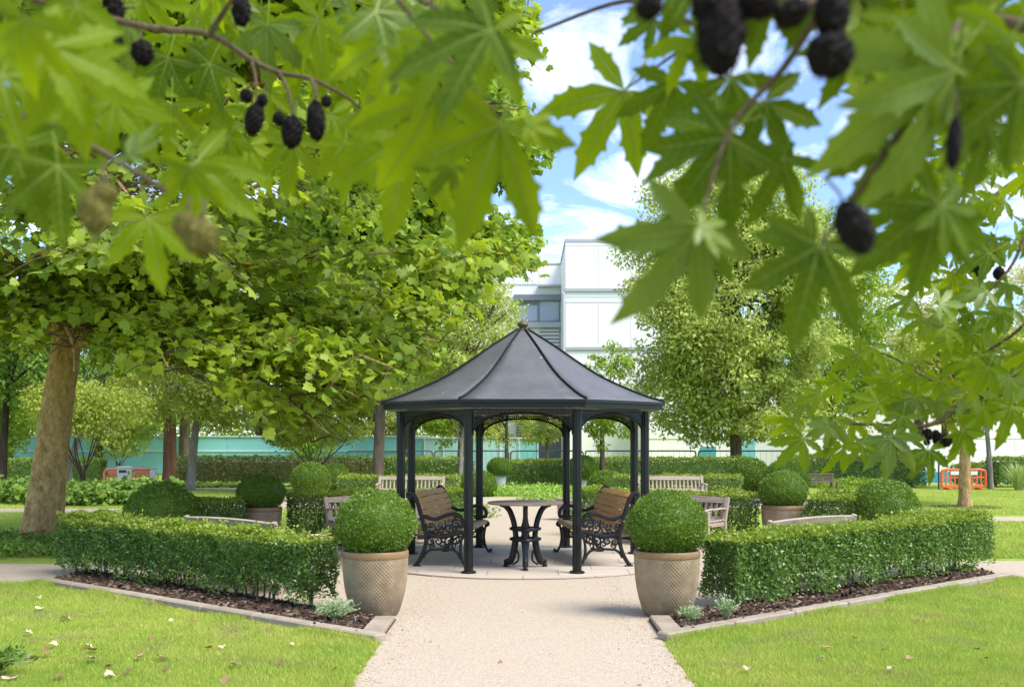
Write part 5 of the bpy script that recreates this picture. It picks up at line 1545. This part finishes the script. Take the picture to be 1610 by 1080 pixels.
# ================================================================== FOREGROUND BRANCHES
def lobed_leaf(seed, mats):
    """deeply five-lobed toothed leaf, unit length from the stalk joint to the middle tip; slot 1 = veins and stalk"""
    rs = random.Random(seed)
    prof = [(0, .0), (.10, .05), (.22, .102), (.33, .148), (.43, .136), (.52, .146), (.59, .198), (.615, .142), (.70, .126), (.765, .152), (.785, .098), (.89, .05), (1.0, .0)]
    lob = [(0, 1.0, 1.0), (46, .86, .95), (-46, .86, .95), (98, .60, .85), (-98, .60, .85)]
    v, f, mi = [], [], []
    droop = rs.uniform(.10, .34); curl = rs.uniform(.1, .35); ripple = rs.uniform(.0, .02)
    def zf(x, y, off, ph): 
        r2 = x * x + y * y
        return -droop * r2 + curl * off + ripple * math.sin(9 * y + 7 * x + ph)
    for li, (a, L, wd) in enumerate(lob):
        a = R(a + rs.uniform(-6, 6)); L *= rs.uniform(.92, 1.06); wd *= rs.uniform(.9, 1.12)
        d = (math.sin(a), math.cos(a)); q = (math.cos(a), -math.sin(a))
        ph = rs.uniform(0, 6)
        base = len(v)
        for (s, w) in prof:
            bend = .05 * math.sin(ph) * s * s
            for k, off in ((0, -1), (1, -.5), (2, 0), (3, .5), (4, 1)):
                ww = .92 * w * wd * (L ** .5)
                x = d[0] * s * L + q[0] * (ww * off + bend); y = d[1] * s * L + q[1] * (ww * off + bend)
                v.append((x, y, zf(x, y, abs(ww * off), ph) + li * .0006))
        n = len(prof)
        for i in range(n - 1):
            for k in range(4):
                a0 = base + i * 5 + k
                f.append((a0, a0 + 1, a0 + 6, a0 + 5)); mi.append(0)
        # midrib, both faces
        for sg in (1, -1):
            b2 = len(v)
            for (s, w) in prof:
                bend = .05 * math.sin(ph) * s * s
                hw_ = .009 * (1 - s) + .0015
                for off in (-1, 1):
                    x = d[0] * s * L + q[0] * (hw_ * off + bend); y = d[1] * s * L + q[1] * (hw_ * off + bend)
                    v.append((x, y, zf(x, y, 0, ph) + li * .0006 + sg * .0045))
            for i in range(n - 1):
                a0 = b2 + i * 2
                f.append((a0, a0 + 1, a0 + 3, a0 + 2)); mi.append(1)
        # side veins
        for s0 in (.16, .28, .40, .52, .64, .76):
            w_ = np.interp(s0 + .10, [q_[0] for q_ in prof], [q_[1] for q_ in prof]) * wd * (L ** .5)
            for off in (-1, 1):
                b2 = len(v)
                for (ss, ww) in ((s0, 0.0), (s0 + .06, .5), (s0 + .11, .92)):
                    bend = .05 * math.sin(ph) * ss * ss
                    for e_ in (-.0028, .0028):
                        x = d[0] * (ss + e_) * L + q[0] * (w_ * ww * off + bend); y = d[1] * (ss + e_) * L + q[1] * (w_ * ww * off + bend)
                        v.append((x, y, zf(x, y, abs(w_ * ww), ph) + li * .0006 + .003))
                for i in range(2): f.append((b2 + i * 2, b2 + i * 2 + 1, b2 + i * 2 + 3, b2 + i * 2 + 2)); mi.append(1)
    # stalk
    b2 = len(v)
    for j in range(6):
        t_ = j / 5
        for k in range(4):
            an = math.pi / 2 * k
            v.append((.010 * math.cos(an) + .06 * t_ * t_ * math.sin(seed), -.42 * t_, .010 * math.sin(an) - .10 * t_ * t_))
    for j in range(5):
        for k in range(4):
            f.append((b2 + j * 4 + k, b2 + j * 4 + (k + 1) % 4, b2 + j * 4 + 4 + (k + 1) % 4, b2 + j * 4 + 4 + k)); mi.append(1)
    return np_mesh('leaf', np.array(v), np.array(f), mats, True, mi)
LV = {k: [lobed_leaf(100 + 7 * i, [M[k], M['vein']]) for i in range(7)] for k in ('fg_bright', 'fg_dark', 'fg_mid')}
frs = random.Random(77)

def fg_leaf(tree_o, px, py, Y, ang, length, mat, tilt=0.0, roll=0.0, face=1):
    """leaf joint seen at (px, py), tip direction `ang` degrees in the picture plane (0 right, 90 up), length in photo pixels"""
    P = at(px, py, Y)
    T = Vector((math.cos(R(ang)), tilt, math.sin(R(ang)))).normalized()
    side = Vector((-math.sin(R(ang)), 0, math.cos(R(ang))))
    N = (Vector((0, -1 * face, .25)) + side * roll).normalized()
    S = length * Y / F * math.sqrt(1 + tilt * tilt)
    o = link('leaf', frs.choice(LV[mat]), tree_o)
    o.matrix_local = Matrix.Translation(-tree_o.location) @ basis(P, T, N, S)
    return o

def seed_ball(tree_o, px, py, Y, wpx, hpx, ang=0.0, mat='fruit', stalk=True):
    c = at(px, py, Y)
    rw, rh = wpx / 2 * Y / F, hpx / 2 * Y / F
    m = MB(); vv = []
    seg, rows = 18, 14
    for i in range(rows + 1):
        t_ = math.pi * i / rows
        for k in range(seg):
            an = 2 * math.pi * (k + .5 * (i % 2)) / seg
            b = 1 + .14 * ((i + k) % 2) + .09 * math.sin(k * 1.05 + i * .7 + px) * math.sin(i * .9 + py) + .04 * math.sin(k * 5 + i * 3)
            vv.append((rw * b * math.sin(t_) * math.cos(an), rw * b * math.sin(t_) * math.sin(an), -rh * b * math.cos(t_)))
    ff = [(i * seg + k, i * seg + (k + 1) % seg, (i + 1) * seg + (k + 1) % seg, (i + 1) * seg + k) for i in range(rows) for k in range(seg)]
    # spiky styles
    m.add(vv, ff)
    for k in range(130):
        u_ = unit_random(1)[0]
        p = Vector((u_[0] * rw, u_[1] * rw, u_[2] * rh)); d = Vector(u_)
        s = d.orthogonal().normalized() * rw * .05
        t2 = d.cross(s).normalized() * rw * .05
        m.add([p + s, p - s * .5 + t2, p - s * .5 - t2, p + d * rw * frs.uniform(.2, .5)], [(0, 1, 3), (1, 2, 3), (2, 0, 3)])
    o = m.obj('seed_ball', M[mat], tree_o)
    o.location = c - tree_o.location
    o.rotation_euler = (0, R(ang), 0)
    if stalk:
        MB().tube(spline([(0, 0, rh * .9), (rw * .2, 0, rh * 1.5), (rw * .1, .01, rh * 2.4)], 3), rw * .06 + .0008, 5).obj('stalk', M['twig'], o)
    return o

def branch(tree_o, pts, r0, r1=None, name='branch'):
    r1 = r1 or r0 * .4
    P = [at(*p) - tree_o.location for p in pts]
    sp = spline(P, 6)
    n = len(sp)
    return MB().tube(sp, [r0 + (r1 - r0) * i / (n - 1) for i in range(n)], 8).obj(name, M['twig'], tree_o, True)

def big_trunk(tree_o, top, r):
    t_ = Vector(top)
    sp = spline([(0, 0, -.05), (.02, .0, .5), (t_.x * .3, t_.y * .3, t_.z * .5), tuple(t_)], 6)
    n = len(sp)
    return MB().tube(sp, [r * (1.3 if i == 0 else 1) * (1 - .45 * i / (n - 1)) for i in range(n)], 16).obj('trunk', M['bark_plane'], tree_o, True)

# ---- tree on the left whose branches hang into the top left of the view
tl = thing('overhanging_tree', 'maple-like tree hanging lime leaves and dark seed balls over the top left', 'tree', (-2.6, .7, 0))
big_trunk(tl, (.1, .1, 3.4), .16)
def limb_to(tree_o, px, py, Y, z0, r):
    e = at(px, py, Y) - tree_o.location
    s = Vector((0.07, .07, z0))
    sp = spline([s, s.lerp(e, .45) + Vector((0, 0, .18)), e], 8)
    n = len(sp)
    MB().tube(sp, [r + (.006 - r) * i / (n - 1) for i in range(n)], 10).obj('limb', M['bark_plane'], tree_o, True)
limb_to(tl, -120, -60, 1.6, 2.3, .05); limb_to(tl, 150, -120, 1.25, 2.7, .05); limb_to(tl, -160, 130, 1.2, 2.0, .04)
branch(tl, [(-120, -60, 1.6), (60, 0, 1.8), (225, 42, 1.9), (330, 55, 1.95), (395, 95, 1.97), (440, 115, 2.0), (490, 125, 2.0), (540, 150, 2.02), (560, 165, 2.05)], .008, .0028)
branch(tl, [(330, 55, 1.95), (348, 25, 1.93), (370, -10, 1.9), (400, -80, 1.8)], .006)
branch(tl, [(395, 95, 1.97), (402, 125, 1.96), (402, 165, 1.95)], .004); branch(tl, [(440, 115, 2.0), (455, 150, 1.97), (460, 186, 1.95)], .004); branch(tl, [(490, 125, 2.0), (496, 145, 1.97), (498, 165, 1.95)], .004)
branch(tl, [(-160, 130, 1.2), (40, 185, 1.25), (110, 215, 1.27), (170, 245, 1.3), (260, 300, 1.15)], .007)
branch(tl, [(150, -120, 1.25), (420, -90, 1.25), (600, -30, 1.2), (700, 20, 1.1), (775, 50, 1.05)], .0045)
branch(tl, [(600, -30, 1.2), (700, 90, 1.2), (790, 190, 1.15)], .003)
branch(tl, [(560, 165, 2.05), (600, 190, 1.9), (640, 215, 1.7)], .003)
for (x, y, w_, h_, a) in ((400, 187, 27, 46, 14), (459, 208, 30, 46, 6), (497, 190, 27, 56, -2), (388, 151, 19, 19, 0), (413, 158, 15, 17, 0), (438, 187, 17, 19, 0), (513, 160, 15, 17, 0), (380, 18, 27, 42, 3), (224, 84, 31, 36, -10), (130, 20, 18, 90, 0), (178, 12, 44, 26, 80), (182, 66, 20, 18, 0)):
    seed_ball(tl, x, y, 1.95, w_, h_, a)
for (x, y, w_, h_, a) in ((150, 330, 44, 66, 5), (165, 305, 36, 30, 0), (315, 372, 52, 52, 0), (292, 355, 36, 40, 0)):
    seed_ball(tl, x, y, 1.0, w_, h_, a, 'fruit_g')
B_, D_, Mi = 'fg_bright', 'fg_dark', 'fg_mid'
hero_l = [  # px, py, Y, angle, length, material, tilt, roll
    (787, 196, 1.15, 249, 205, B_, .25, .15), (772, 48, 1.05, 200, 190, D_, .2, -.2), (772, 52, 1.08, 300, 120, B_, .3, .2),
    (640, 215, 1.45, 262, 175, B_, .2, .3), (606, 200, 1.5, 215, 120, B_, .3, -.1), (690, 150, 1.3, 235, 190, B_, .3, .3), (620, 60, 1.5, 250, 170, B_, .3, -.3),
    (543, 226, 2.1, 268, 92, B_, .1, .1), (460, 222, 2.15, 262, 96, B_, .1, 0), (310, 255, 1.35, 318, 130, B_, .2, .2), (300, 262, 1.3, 262, 105, B_, .3, -.1),
    (232, 342, 1.3, 275, 125, B_, .1, .2), (206, 248, 1.15, 68, 78, Mi, .3, .6), (203, 40, 2.2, 262, 70, Mi, .2, .1), (265, 92, 2.2, 250, 95, D_, .2, 0),
    (75, 75, 1.0, 345, 150, B_, .3, .1), (100, 90, 1.05, 280, 160, B_, .3, .3), (40, 30, .95, 250, 130, B_, .4, 0), (120, 10, 1.2, 290, 90, B_, .2, 0),
    (330, 100, 2.2, 240, 90, D_, .1, .2), (420, 40, 2.2, 260, 110, Mi, .2, .1), (500, 30, 2.2, 230, 130, B_, .3, .1), (560, 100, 2.25, 250, 110, B_, .2, .3),
    (470, 80, 2.3, 300, 95, B_, .2, 0), (350, 170, 2.25, 250, 90, B_, .2, .1), (270, 165, 2.2, 265, 100, B_, .2, -.2), (180, 160, 1.4, 300, 120, B_, .3, .2),
    (60, 215, 1.25, 262, 130, D_, .3, .1), (20, 230, 1.2, 285, 140, D_, .3, .2), (90, 260, 1.2, 268, 130, D_, .1, .5), (0, 120, 1.1, 330, 150, B_, .3, 0),
    (390, 230, 2.3, 300, 85, B_, .1, .2), (360, 215, 2.2, 235, 90, B_, .3, 0), (520, 180, 2.2, 300, 80, B_, .2, .1), (590, 20, 1.4, 330, 150, D_, .3, .3),
    (700, 90, 1.25, 190, 120, B_, .4, .2), (830, 195, 1.12, 350, 55, B_, .2, 0), (710, 260, 1.3, 235, 70, D_, .2, .4)]
for h_ in hero_l: fg_leaf(tl, *h_)
for i in range(100):
    x = frs.uniform(-40, 690); ymax = np.interp(x, [-40, 120, 260, 420, 520, 620, 700], [215, 195, 190, 150, 165, 150, 110])
    y = frs.uniform(-70, ymax)
    Y = frs.uniform(1.5, 2.5) if not (150 < x < 600) else frs.uniform(2.15, 2.9)
    dk = frs.random()
    fg_leaf(tl, x, y, Y, frs.gauss(268, 48), frs.uniform(.09, .155) * F / Y * .72, B_ if dk < .58 else (Mi if dk < .82 else D_), frs.uniform(-.1, .7), frs.gauss(0, .35))

# ---- tree on the right
tr_ = thing('overhanging_tree', 'maple-like tree hanging broad dark leaves and seed balls over the top right', 'tree', (2.5, .9, 0))
big_trunk(tr_, (-.1, .1, 3.6), .18)
limb_to(tr_, 1500, -160, 1.2, 2.6, .05); limb_to(tr_, 1700, 60, 1.1, 2.3, .045); limb_to(tr_, 1760, 560, 3.2, 1.9, .05); limb_to(tr_, 1780, 200, 3.4, 2.6, .05)
branch(tr_, [(1500, -160, 1.2), (1390, -60, 1.15), (1300, 0, 1.12), (1190, 20, 1.12), (1100, 40, 1.3), (985, 2, 1.7), (840, 52, 2.0)], .008, .003)
branch(tr_, [(1700, 60, 1.1), (1530, 30, 1.1), (1490, 90, 1.05), (1470, 160, 1.05)], .008)
branch(tr_, [(1490, 90, 1.05), (1420, 200, 1.05), (1350, 300, 1.08), (1290, 385, 1.08)], .005)
branch(tr_, [(1300, 0, 1.12), (1230, 110, 1.2), (1150, 200, 1.2), (1098, 355, 1.15)], .005)
branch(tr_, [(1190, 20, 1.12), (1085, 70, 1.5), (985, 140, 1.65)], .004)
for (x, y, w_, h_, a) in ((1133, 55, 68, 112, 0), (1120, 10, 60, 50, 0), (1305, 86, 66, 64, 0), (1308, 20, 50, 70, 0), (1343, 358, 50, 78, -28), (1500, 225, 22, 74, 4), (1190, 8, 60, 36, 10), (1245, 22, 50, 36, -20), (1020, 12, 40, 34, 0)):
    seed_ball(tr_, x, y, .93, w_, h_, a)
hero_r = [
    (982, 143, 1.65, 231, 185, B_, .1, .1), (1147, 217, 1.2, 233, 190, D_, .25, .1), (1140, 205, 1.25, 205, 165, D_, .2, -.2), (1150, 120, 1.3, 255, 150, D_, .3, .2),
    (1096, 360, 1.15, 236, 215, Mi, .2, .5), (1100, 362, 1.18, 262, 130, D_, .2, -.3), (1100, 355, 1.12, 335, 78, Mi, .2, .4), (1289, 386, 1.08, 258, 195, D_, .2, 0), (1280, 390, 1.1, 205, 130, D_, .2, .2),
    (1475, 322, 1.1, 220, 190, D_, .2, .2), (1480, 325, 1.07, 316, 118, D_, .2, .1), (1470, 335, 1.12, 262, 150, D_, .2, -.2), (1490, 98, 1.0, 219, 300, Mi, .15, .75), (1500, 110, 1.0, 248, 270, Mi, .15, .65),
    (1330, 60, 1.15, 330, 150, B_, .3, 0), (1350, 50, 1.2, 250, 135, D_, .2, .2), (1420, 30, 1.1, 275, 150, B_, .3, .2), (1500, 60, 1.0, 300, 190, B_, .3, .2), (1590, 60, 1.0, 240, 190, B_, .3, .2),
    (1610, 130, 1.0, 225, 170, D_, .3, .4),  (1200, 160, 1.25, 300, 150, D_, .2, -.1), (1230, 250, 1.25, 250, 130, D_, .3, .2), 
    (1060, 130, 1.45, 250, 130, D_, .3, .3), (1090, 60, 1.4, 235, 110, B_, .2, 0), (1030, 30, 1.5, 210, 80, D_, .3, .1),  (1400, 220, 1.1, 250, 150, D_, .3, .2),
    (1550, 200, 1.05, 265, 130, D_, .2, .1),   (1420, 330, 1.15, 245, 110, D_, .2, .3)]
for h_ in hero_r: fg_leaf(tr_, h_[0], h_[1], h_[2], h_[3], h_[4] * .9, *h_[5:])
for i in range(20):
    x = frs.uniform(1420, 1640); y = frs.uniform(-60, 170)
    Y = frs.uniform(1.1, 1.7)
    fg_leaf(tr_, x, y, Y, frs.gauss(262, 40), frs.uniform(.10, .15) * F / Y * .8, B_ if frs.random() < .5 else D_, frs.uniform(0, .7), frs.gauss(0, .3))
for i in range(9):
    x = frs.uniform(1050, 1380); y = frs.uniform(-70, -10)
    fg_leaf(tr_, x, y, frs.uniform(1.15, 1.4), frs.gauss(265, 35), frs.uniform(110, 150), D_, frs.uniform(0, .5), frs.gauss(0, .3))

# ---- the sharper, slightly farther sprays at the right edge
branch(tr_, [(1760, 560, 3.2), (1640, 580, 3.4), (1548, 612, 3.5), (1507, 637, 3.5), (1479, 660, 3.5), (1445, 671, 3.5), (1395, 668, 3.55), (1328, 665, 3.6), (1262, 655, 3.6)], .014, .003)
branch(tr_, [(1548, 612, 3.5), (1470, 600, 3.6), (1400, 560, 3.7), (1340, 545, 3.7)], .006)
branch(tr_, [(1479, 660, 3.5), (1487, 665, 3.5), (1486, 690, 3.5)], .006)
branch(tr_, [(1780, 200, 3.4), (1640, 260, 3.5), (1540, 330, 3.5), (1470, 420, 3.6), (1440, 450, 3.6)], .014, .004)
branch(tr_, [(1640, 260, 3.5), (1600, 400, 3.4), (1545, 470, 3.4)], .008, .003); branch(tr_, [(1700, 420, 3.3), (1600, 520, 3.4), (1520, 570, 3.5)], .009, .003)
for (x, y, w_, h_) in ((1458, 683, 15, 17), (1476, 691, 17, 19), (1487, 692, 17, 18), (1471, 682, 11, 11), (1457, 695, 9, 9), (1540, 425, 22, 20), (1570, 430, 16, 18), (1545, 620, 10, 10)):
    seed_ball(tr_, x, y, 3.5, w_, h_, 0, 'fruit', False)
spray = [(1244, 656, 230, 58, B_), (1265, 628, 250, 50, Mi), (1263, 690, 228, 70, B_), (1310, 663, 262, 62, Mi), (1302, 670, 215, 45, Mi), (1325, 703, 243, 62, B_), (1355, 697, 236, 48, B_), (1340, 660, 268, 56, B_),
         (1408, 685, 262, 80, Mi), (1400, 690, 228, 72, Mi), (1420, 655, 268, 62, Mi), (1415, 652, 160, 40, B_), (1456, 707, 236, 58, D_), (1460, 708, 285, 66, D_), (1510, 680, 254, 62, B_), (1514, 676, 305, 60, B_), (1520, 668, 20, 40, B_),
         (1380, 632, 200, 55, B_), (1423, 631, 205, 50, B_), (1440, 625, 250, 58, Mi), (1470, 630, 290, 46, Mi), (1545, 640, 262, 66, B_), (1560, 600, 300, 70, B_), (1590, 640, 255, 80, B_), (1530, 610, 235, 60, Mi), (1400, 600, 215, 60, B_),
         (1350, 560, 200, 60, B_), (1370, 545, 265, 55, B_), (1320, 600, 230, 50, B_), (1290, 620, 200, 50, B_), (1480, 600, 250, 60, B_), (1440, 590, 230, 55, B_), (1580, 560, 240, 80, Mi), (1610, 600, 240, 85, B_)]
for (x, y, a, l_, mt) in spray: fg_leaf(tr_, x, y, 3.5 + frs.uniform(-.12, .12), a, l_ * .92, mt, frs.uniform(-.1, .4), frs.gauss(0, .35))
for i in range(110):
    t_ = frs.random()
    x = frs.uniform(1430, 1640); lo = np.interp(x, [1430, 1480, 1540, 1640], [300, 230, 200, 180]); hi = np.interp(x, [1430, 1480, 1540, 1640], [470, 540, 600, 640])
    y = frs.uniform(lo, hi)
    Y = frs.uniform(2.9, 4.2)
    dk = frs.random()
    fg_leaf(tr_, x, y, Y, frs.gauss(245, 50), frs.uniform(.075, .12) * F / Y, B_ if dk < .55 else (Mi if dk < .85 else D_), frs.uniform(-.1, .5), frs.gauss(0, .35))

# ================================================================== FALLEN LEAVES
def fallen(px, py, cream, size, lab, grp):
    Y = F * H / (py - 697)
    X = (px - 822) * Y / F
    o = link('fallen_leaf', (dl_c if cream else dl_b)[frs.randrange(3)], None, (X, Y, .045 if abs(X) > 1.06 else .014), (frs.uniform(-.35, .35), frs.uniform(-.35, .35), frs.uniform(0, 6.28)), size * .85)
    if abs(X) > 1.06:
        near = 'by the bed kerb' if py < 1000 else ('midway down' if py < 1040 else 'at the picture bottom')
        aX = abs(px - 822)
        side = 'path side' if aX < 370 else ('centre' if aX < 600 else 'outer side')
        lab = '%s, %s, %s' % (lab, near, side)
    tag(o, lab, 'fallen leaf', grp)
def dead_mesh(seed, mat):
    rs = random.Random(seed)
    v = PLANE_V.copy()
    v[:, 2] = .35 * rs.uniform(.6, 1.2) * v[:, 0] ** 2 * 2 + .12 * np.sin(v[:, 1] * 5 + rs.uniform(0, 6)) - .1 * v[:, 1]
    return np_mesh('fallen_leaf', v, PLANE_F, [mat], True)
dl_c = [dead_mesh(i, M['creamleaf']) for i in range(3)]; dl_b = [dead_mesh(i + 9, M['deadleaf']) for i in range(3)]
GL, GR, GP = 'dry leaves scattered on the left front lawn', 'dry leaves scattered on the right front lawn', 'dry specks on the gravel path'
LC, LB = 'cream leaf on left lawn', 'curled brown leaf on left lawn'
RC_, RB_ = 'cream leaf on right lawn', 'curled brown leaf on right lawn'
for (x, y, c, s) in ((60, 946, 1, .07), (60, 963, 1, .09), (95, 978, 1, .11), (50, 1003, 1, .08), (131, 1023, 1, .09), (90, 1022, 1, .07), (77, 1028, 0, .06), (152, 1030, 0, .09), (152, 1044, 0, .10), (158, 966, 1, .06), (267, 984, 1, .05), (22, 1034, 0, .09),
                   (250, 1046, 1, .09), (248, 1042, 0, .08), (215, 1042, 0, .09), (242, 1010, 0, .05), (258, 1011, 0, .05), (326, 1027, 0, .06), (350, 1023, 1, .07), (373, 1056, 0, .09), (165, 1072, 1, .08), (262, 1062, 0, .06), (45, 1045, 0, .09), (70, 1038, 0, .07),
                   (100, 1074, 0, .08), (360, 1078, 0, .09), (12, 1076, 1, .12), (420, 995, 0, .05), (462, 1022, 1, .05), (440, 1050, 0, .06), (530, 1060, 0, .05), (300, 985, 0, .05), (175, 1056, 0, .07), (205, 1065, 0, .06)):
    fallen(x, y, c, s, LC if c else LB, GL + (', cream ones' if c else ', brown ones'))
for (x, y, c, s) in ((1304, 1028, 0, .08), (1287, 1044, 1, .06), (1398, 1062, 1, .06), (1432, 1042, 0, .06), (1266, 1017, 0, .04), (1443, 983, 0, .05), (1340, 1011, 0, .05), (1178, 1061, 1, .07), (1535, 1029, 0, .04), (1572, 924, 0, .06), (1554, 1044, 0, .05), (1390, 1030, 0, .04)):
    fallen(x, y, c, s, RC_ if c else RB_, GR + (', cream ones' if c else ', brown ones'))
for (x, y, s) in ((784, 1043, .045), (822, 964, .022), (634, 992, .03), (676, 1010, .025), (708, 942, .018), (724, 948, .02), (649, 957, .02), (1005, 1079, .03), (614, 1000, .04), (690, 1018, .02)):
    fallen(x, y, 0, s, 'tiny brown leaf scrap lying on the gravel path', GP)

# ------------------------------------------------------------------ loose stones on the path edges
n = 900
Yp = 6.3 + 6.0 * rng.random(n) ** 1.2
Xp = np.sign(rng.normal(size=n)) * (1.04 - np.abs(rng.normal(size=n)) * .16)
Pp = np.c_[Xp, Yp, np.full(n, .008)]
tv = [(-.5, -.4, 0), (.5, -.45, 0), (.45, .5, 0), (-.4, .45, 0), (-.25, -.2, .5), (.3, -.2, .45), (.2, .3, .5), (-.25, .25, .42)]
tf = [(4, 5, 6, 7), (0, 1, 5, 4), (1, 2, 6, 5), (2, 3, 7, 6), (3, 0, 4, 7)]
V, Fc = stamp(tv, tf, Pp, np.c_[rng.normal(size=(n, 2)), np.zeros(n)], np.tile([0, 0, 1.], (n, 1)), rng.uniform(.006, .014, n))
tag(link('gravel', np_mesh('gravel', V, Fc, [M['gravel']]), None, kind='stuff'), 'loose pale stones gathered along the edges of the front path', 'gravel')
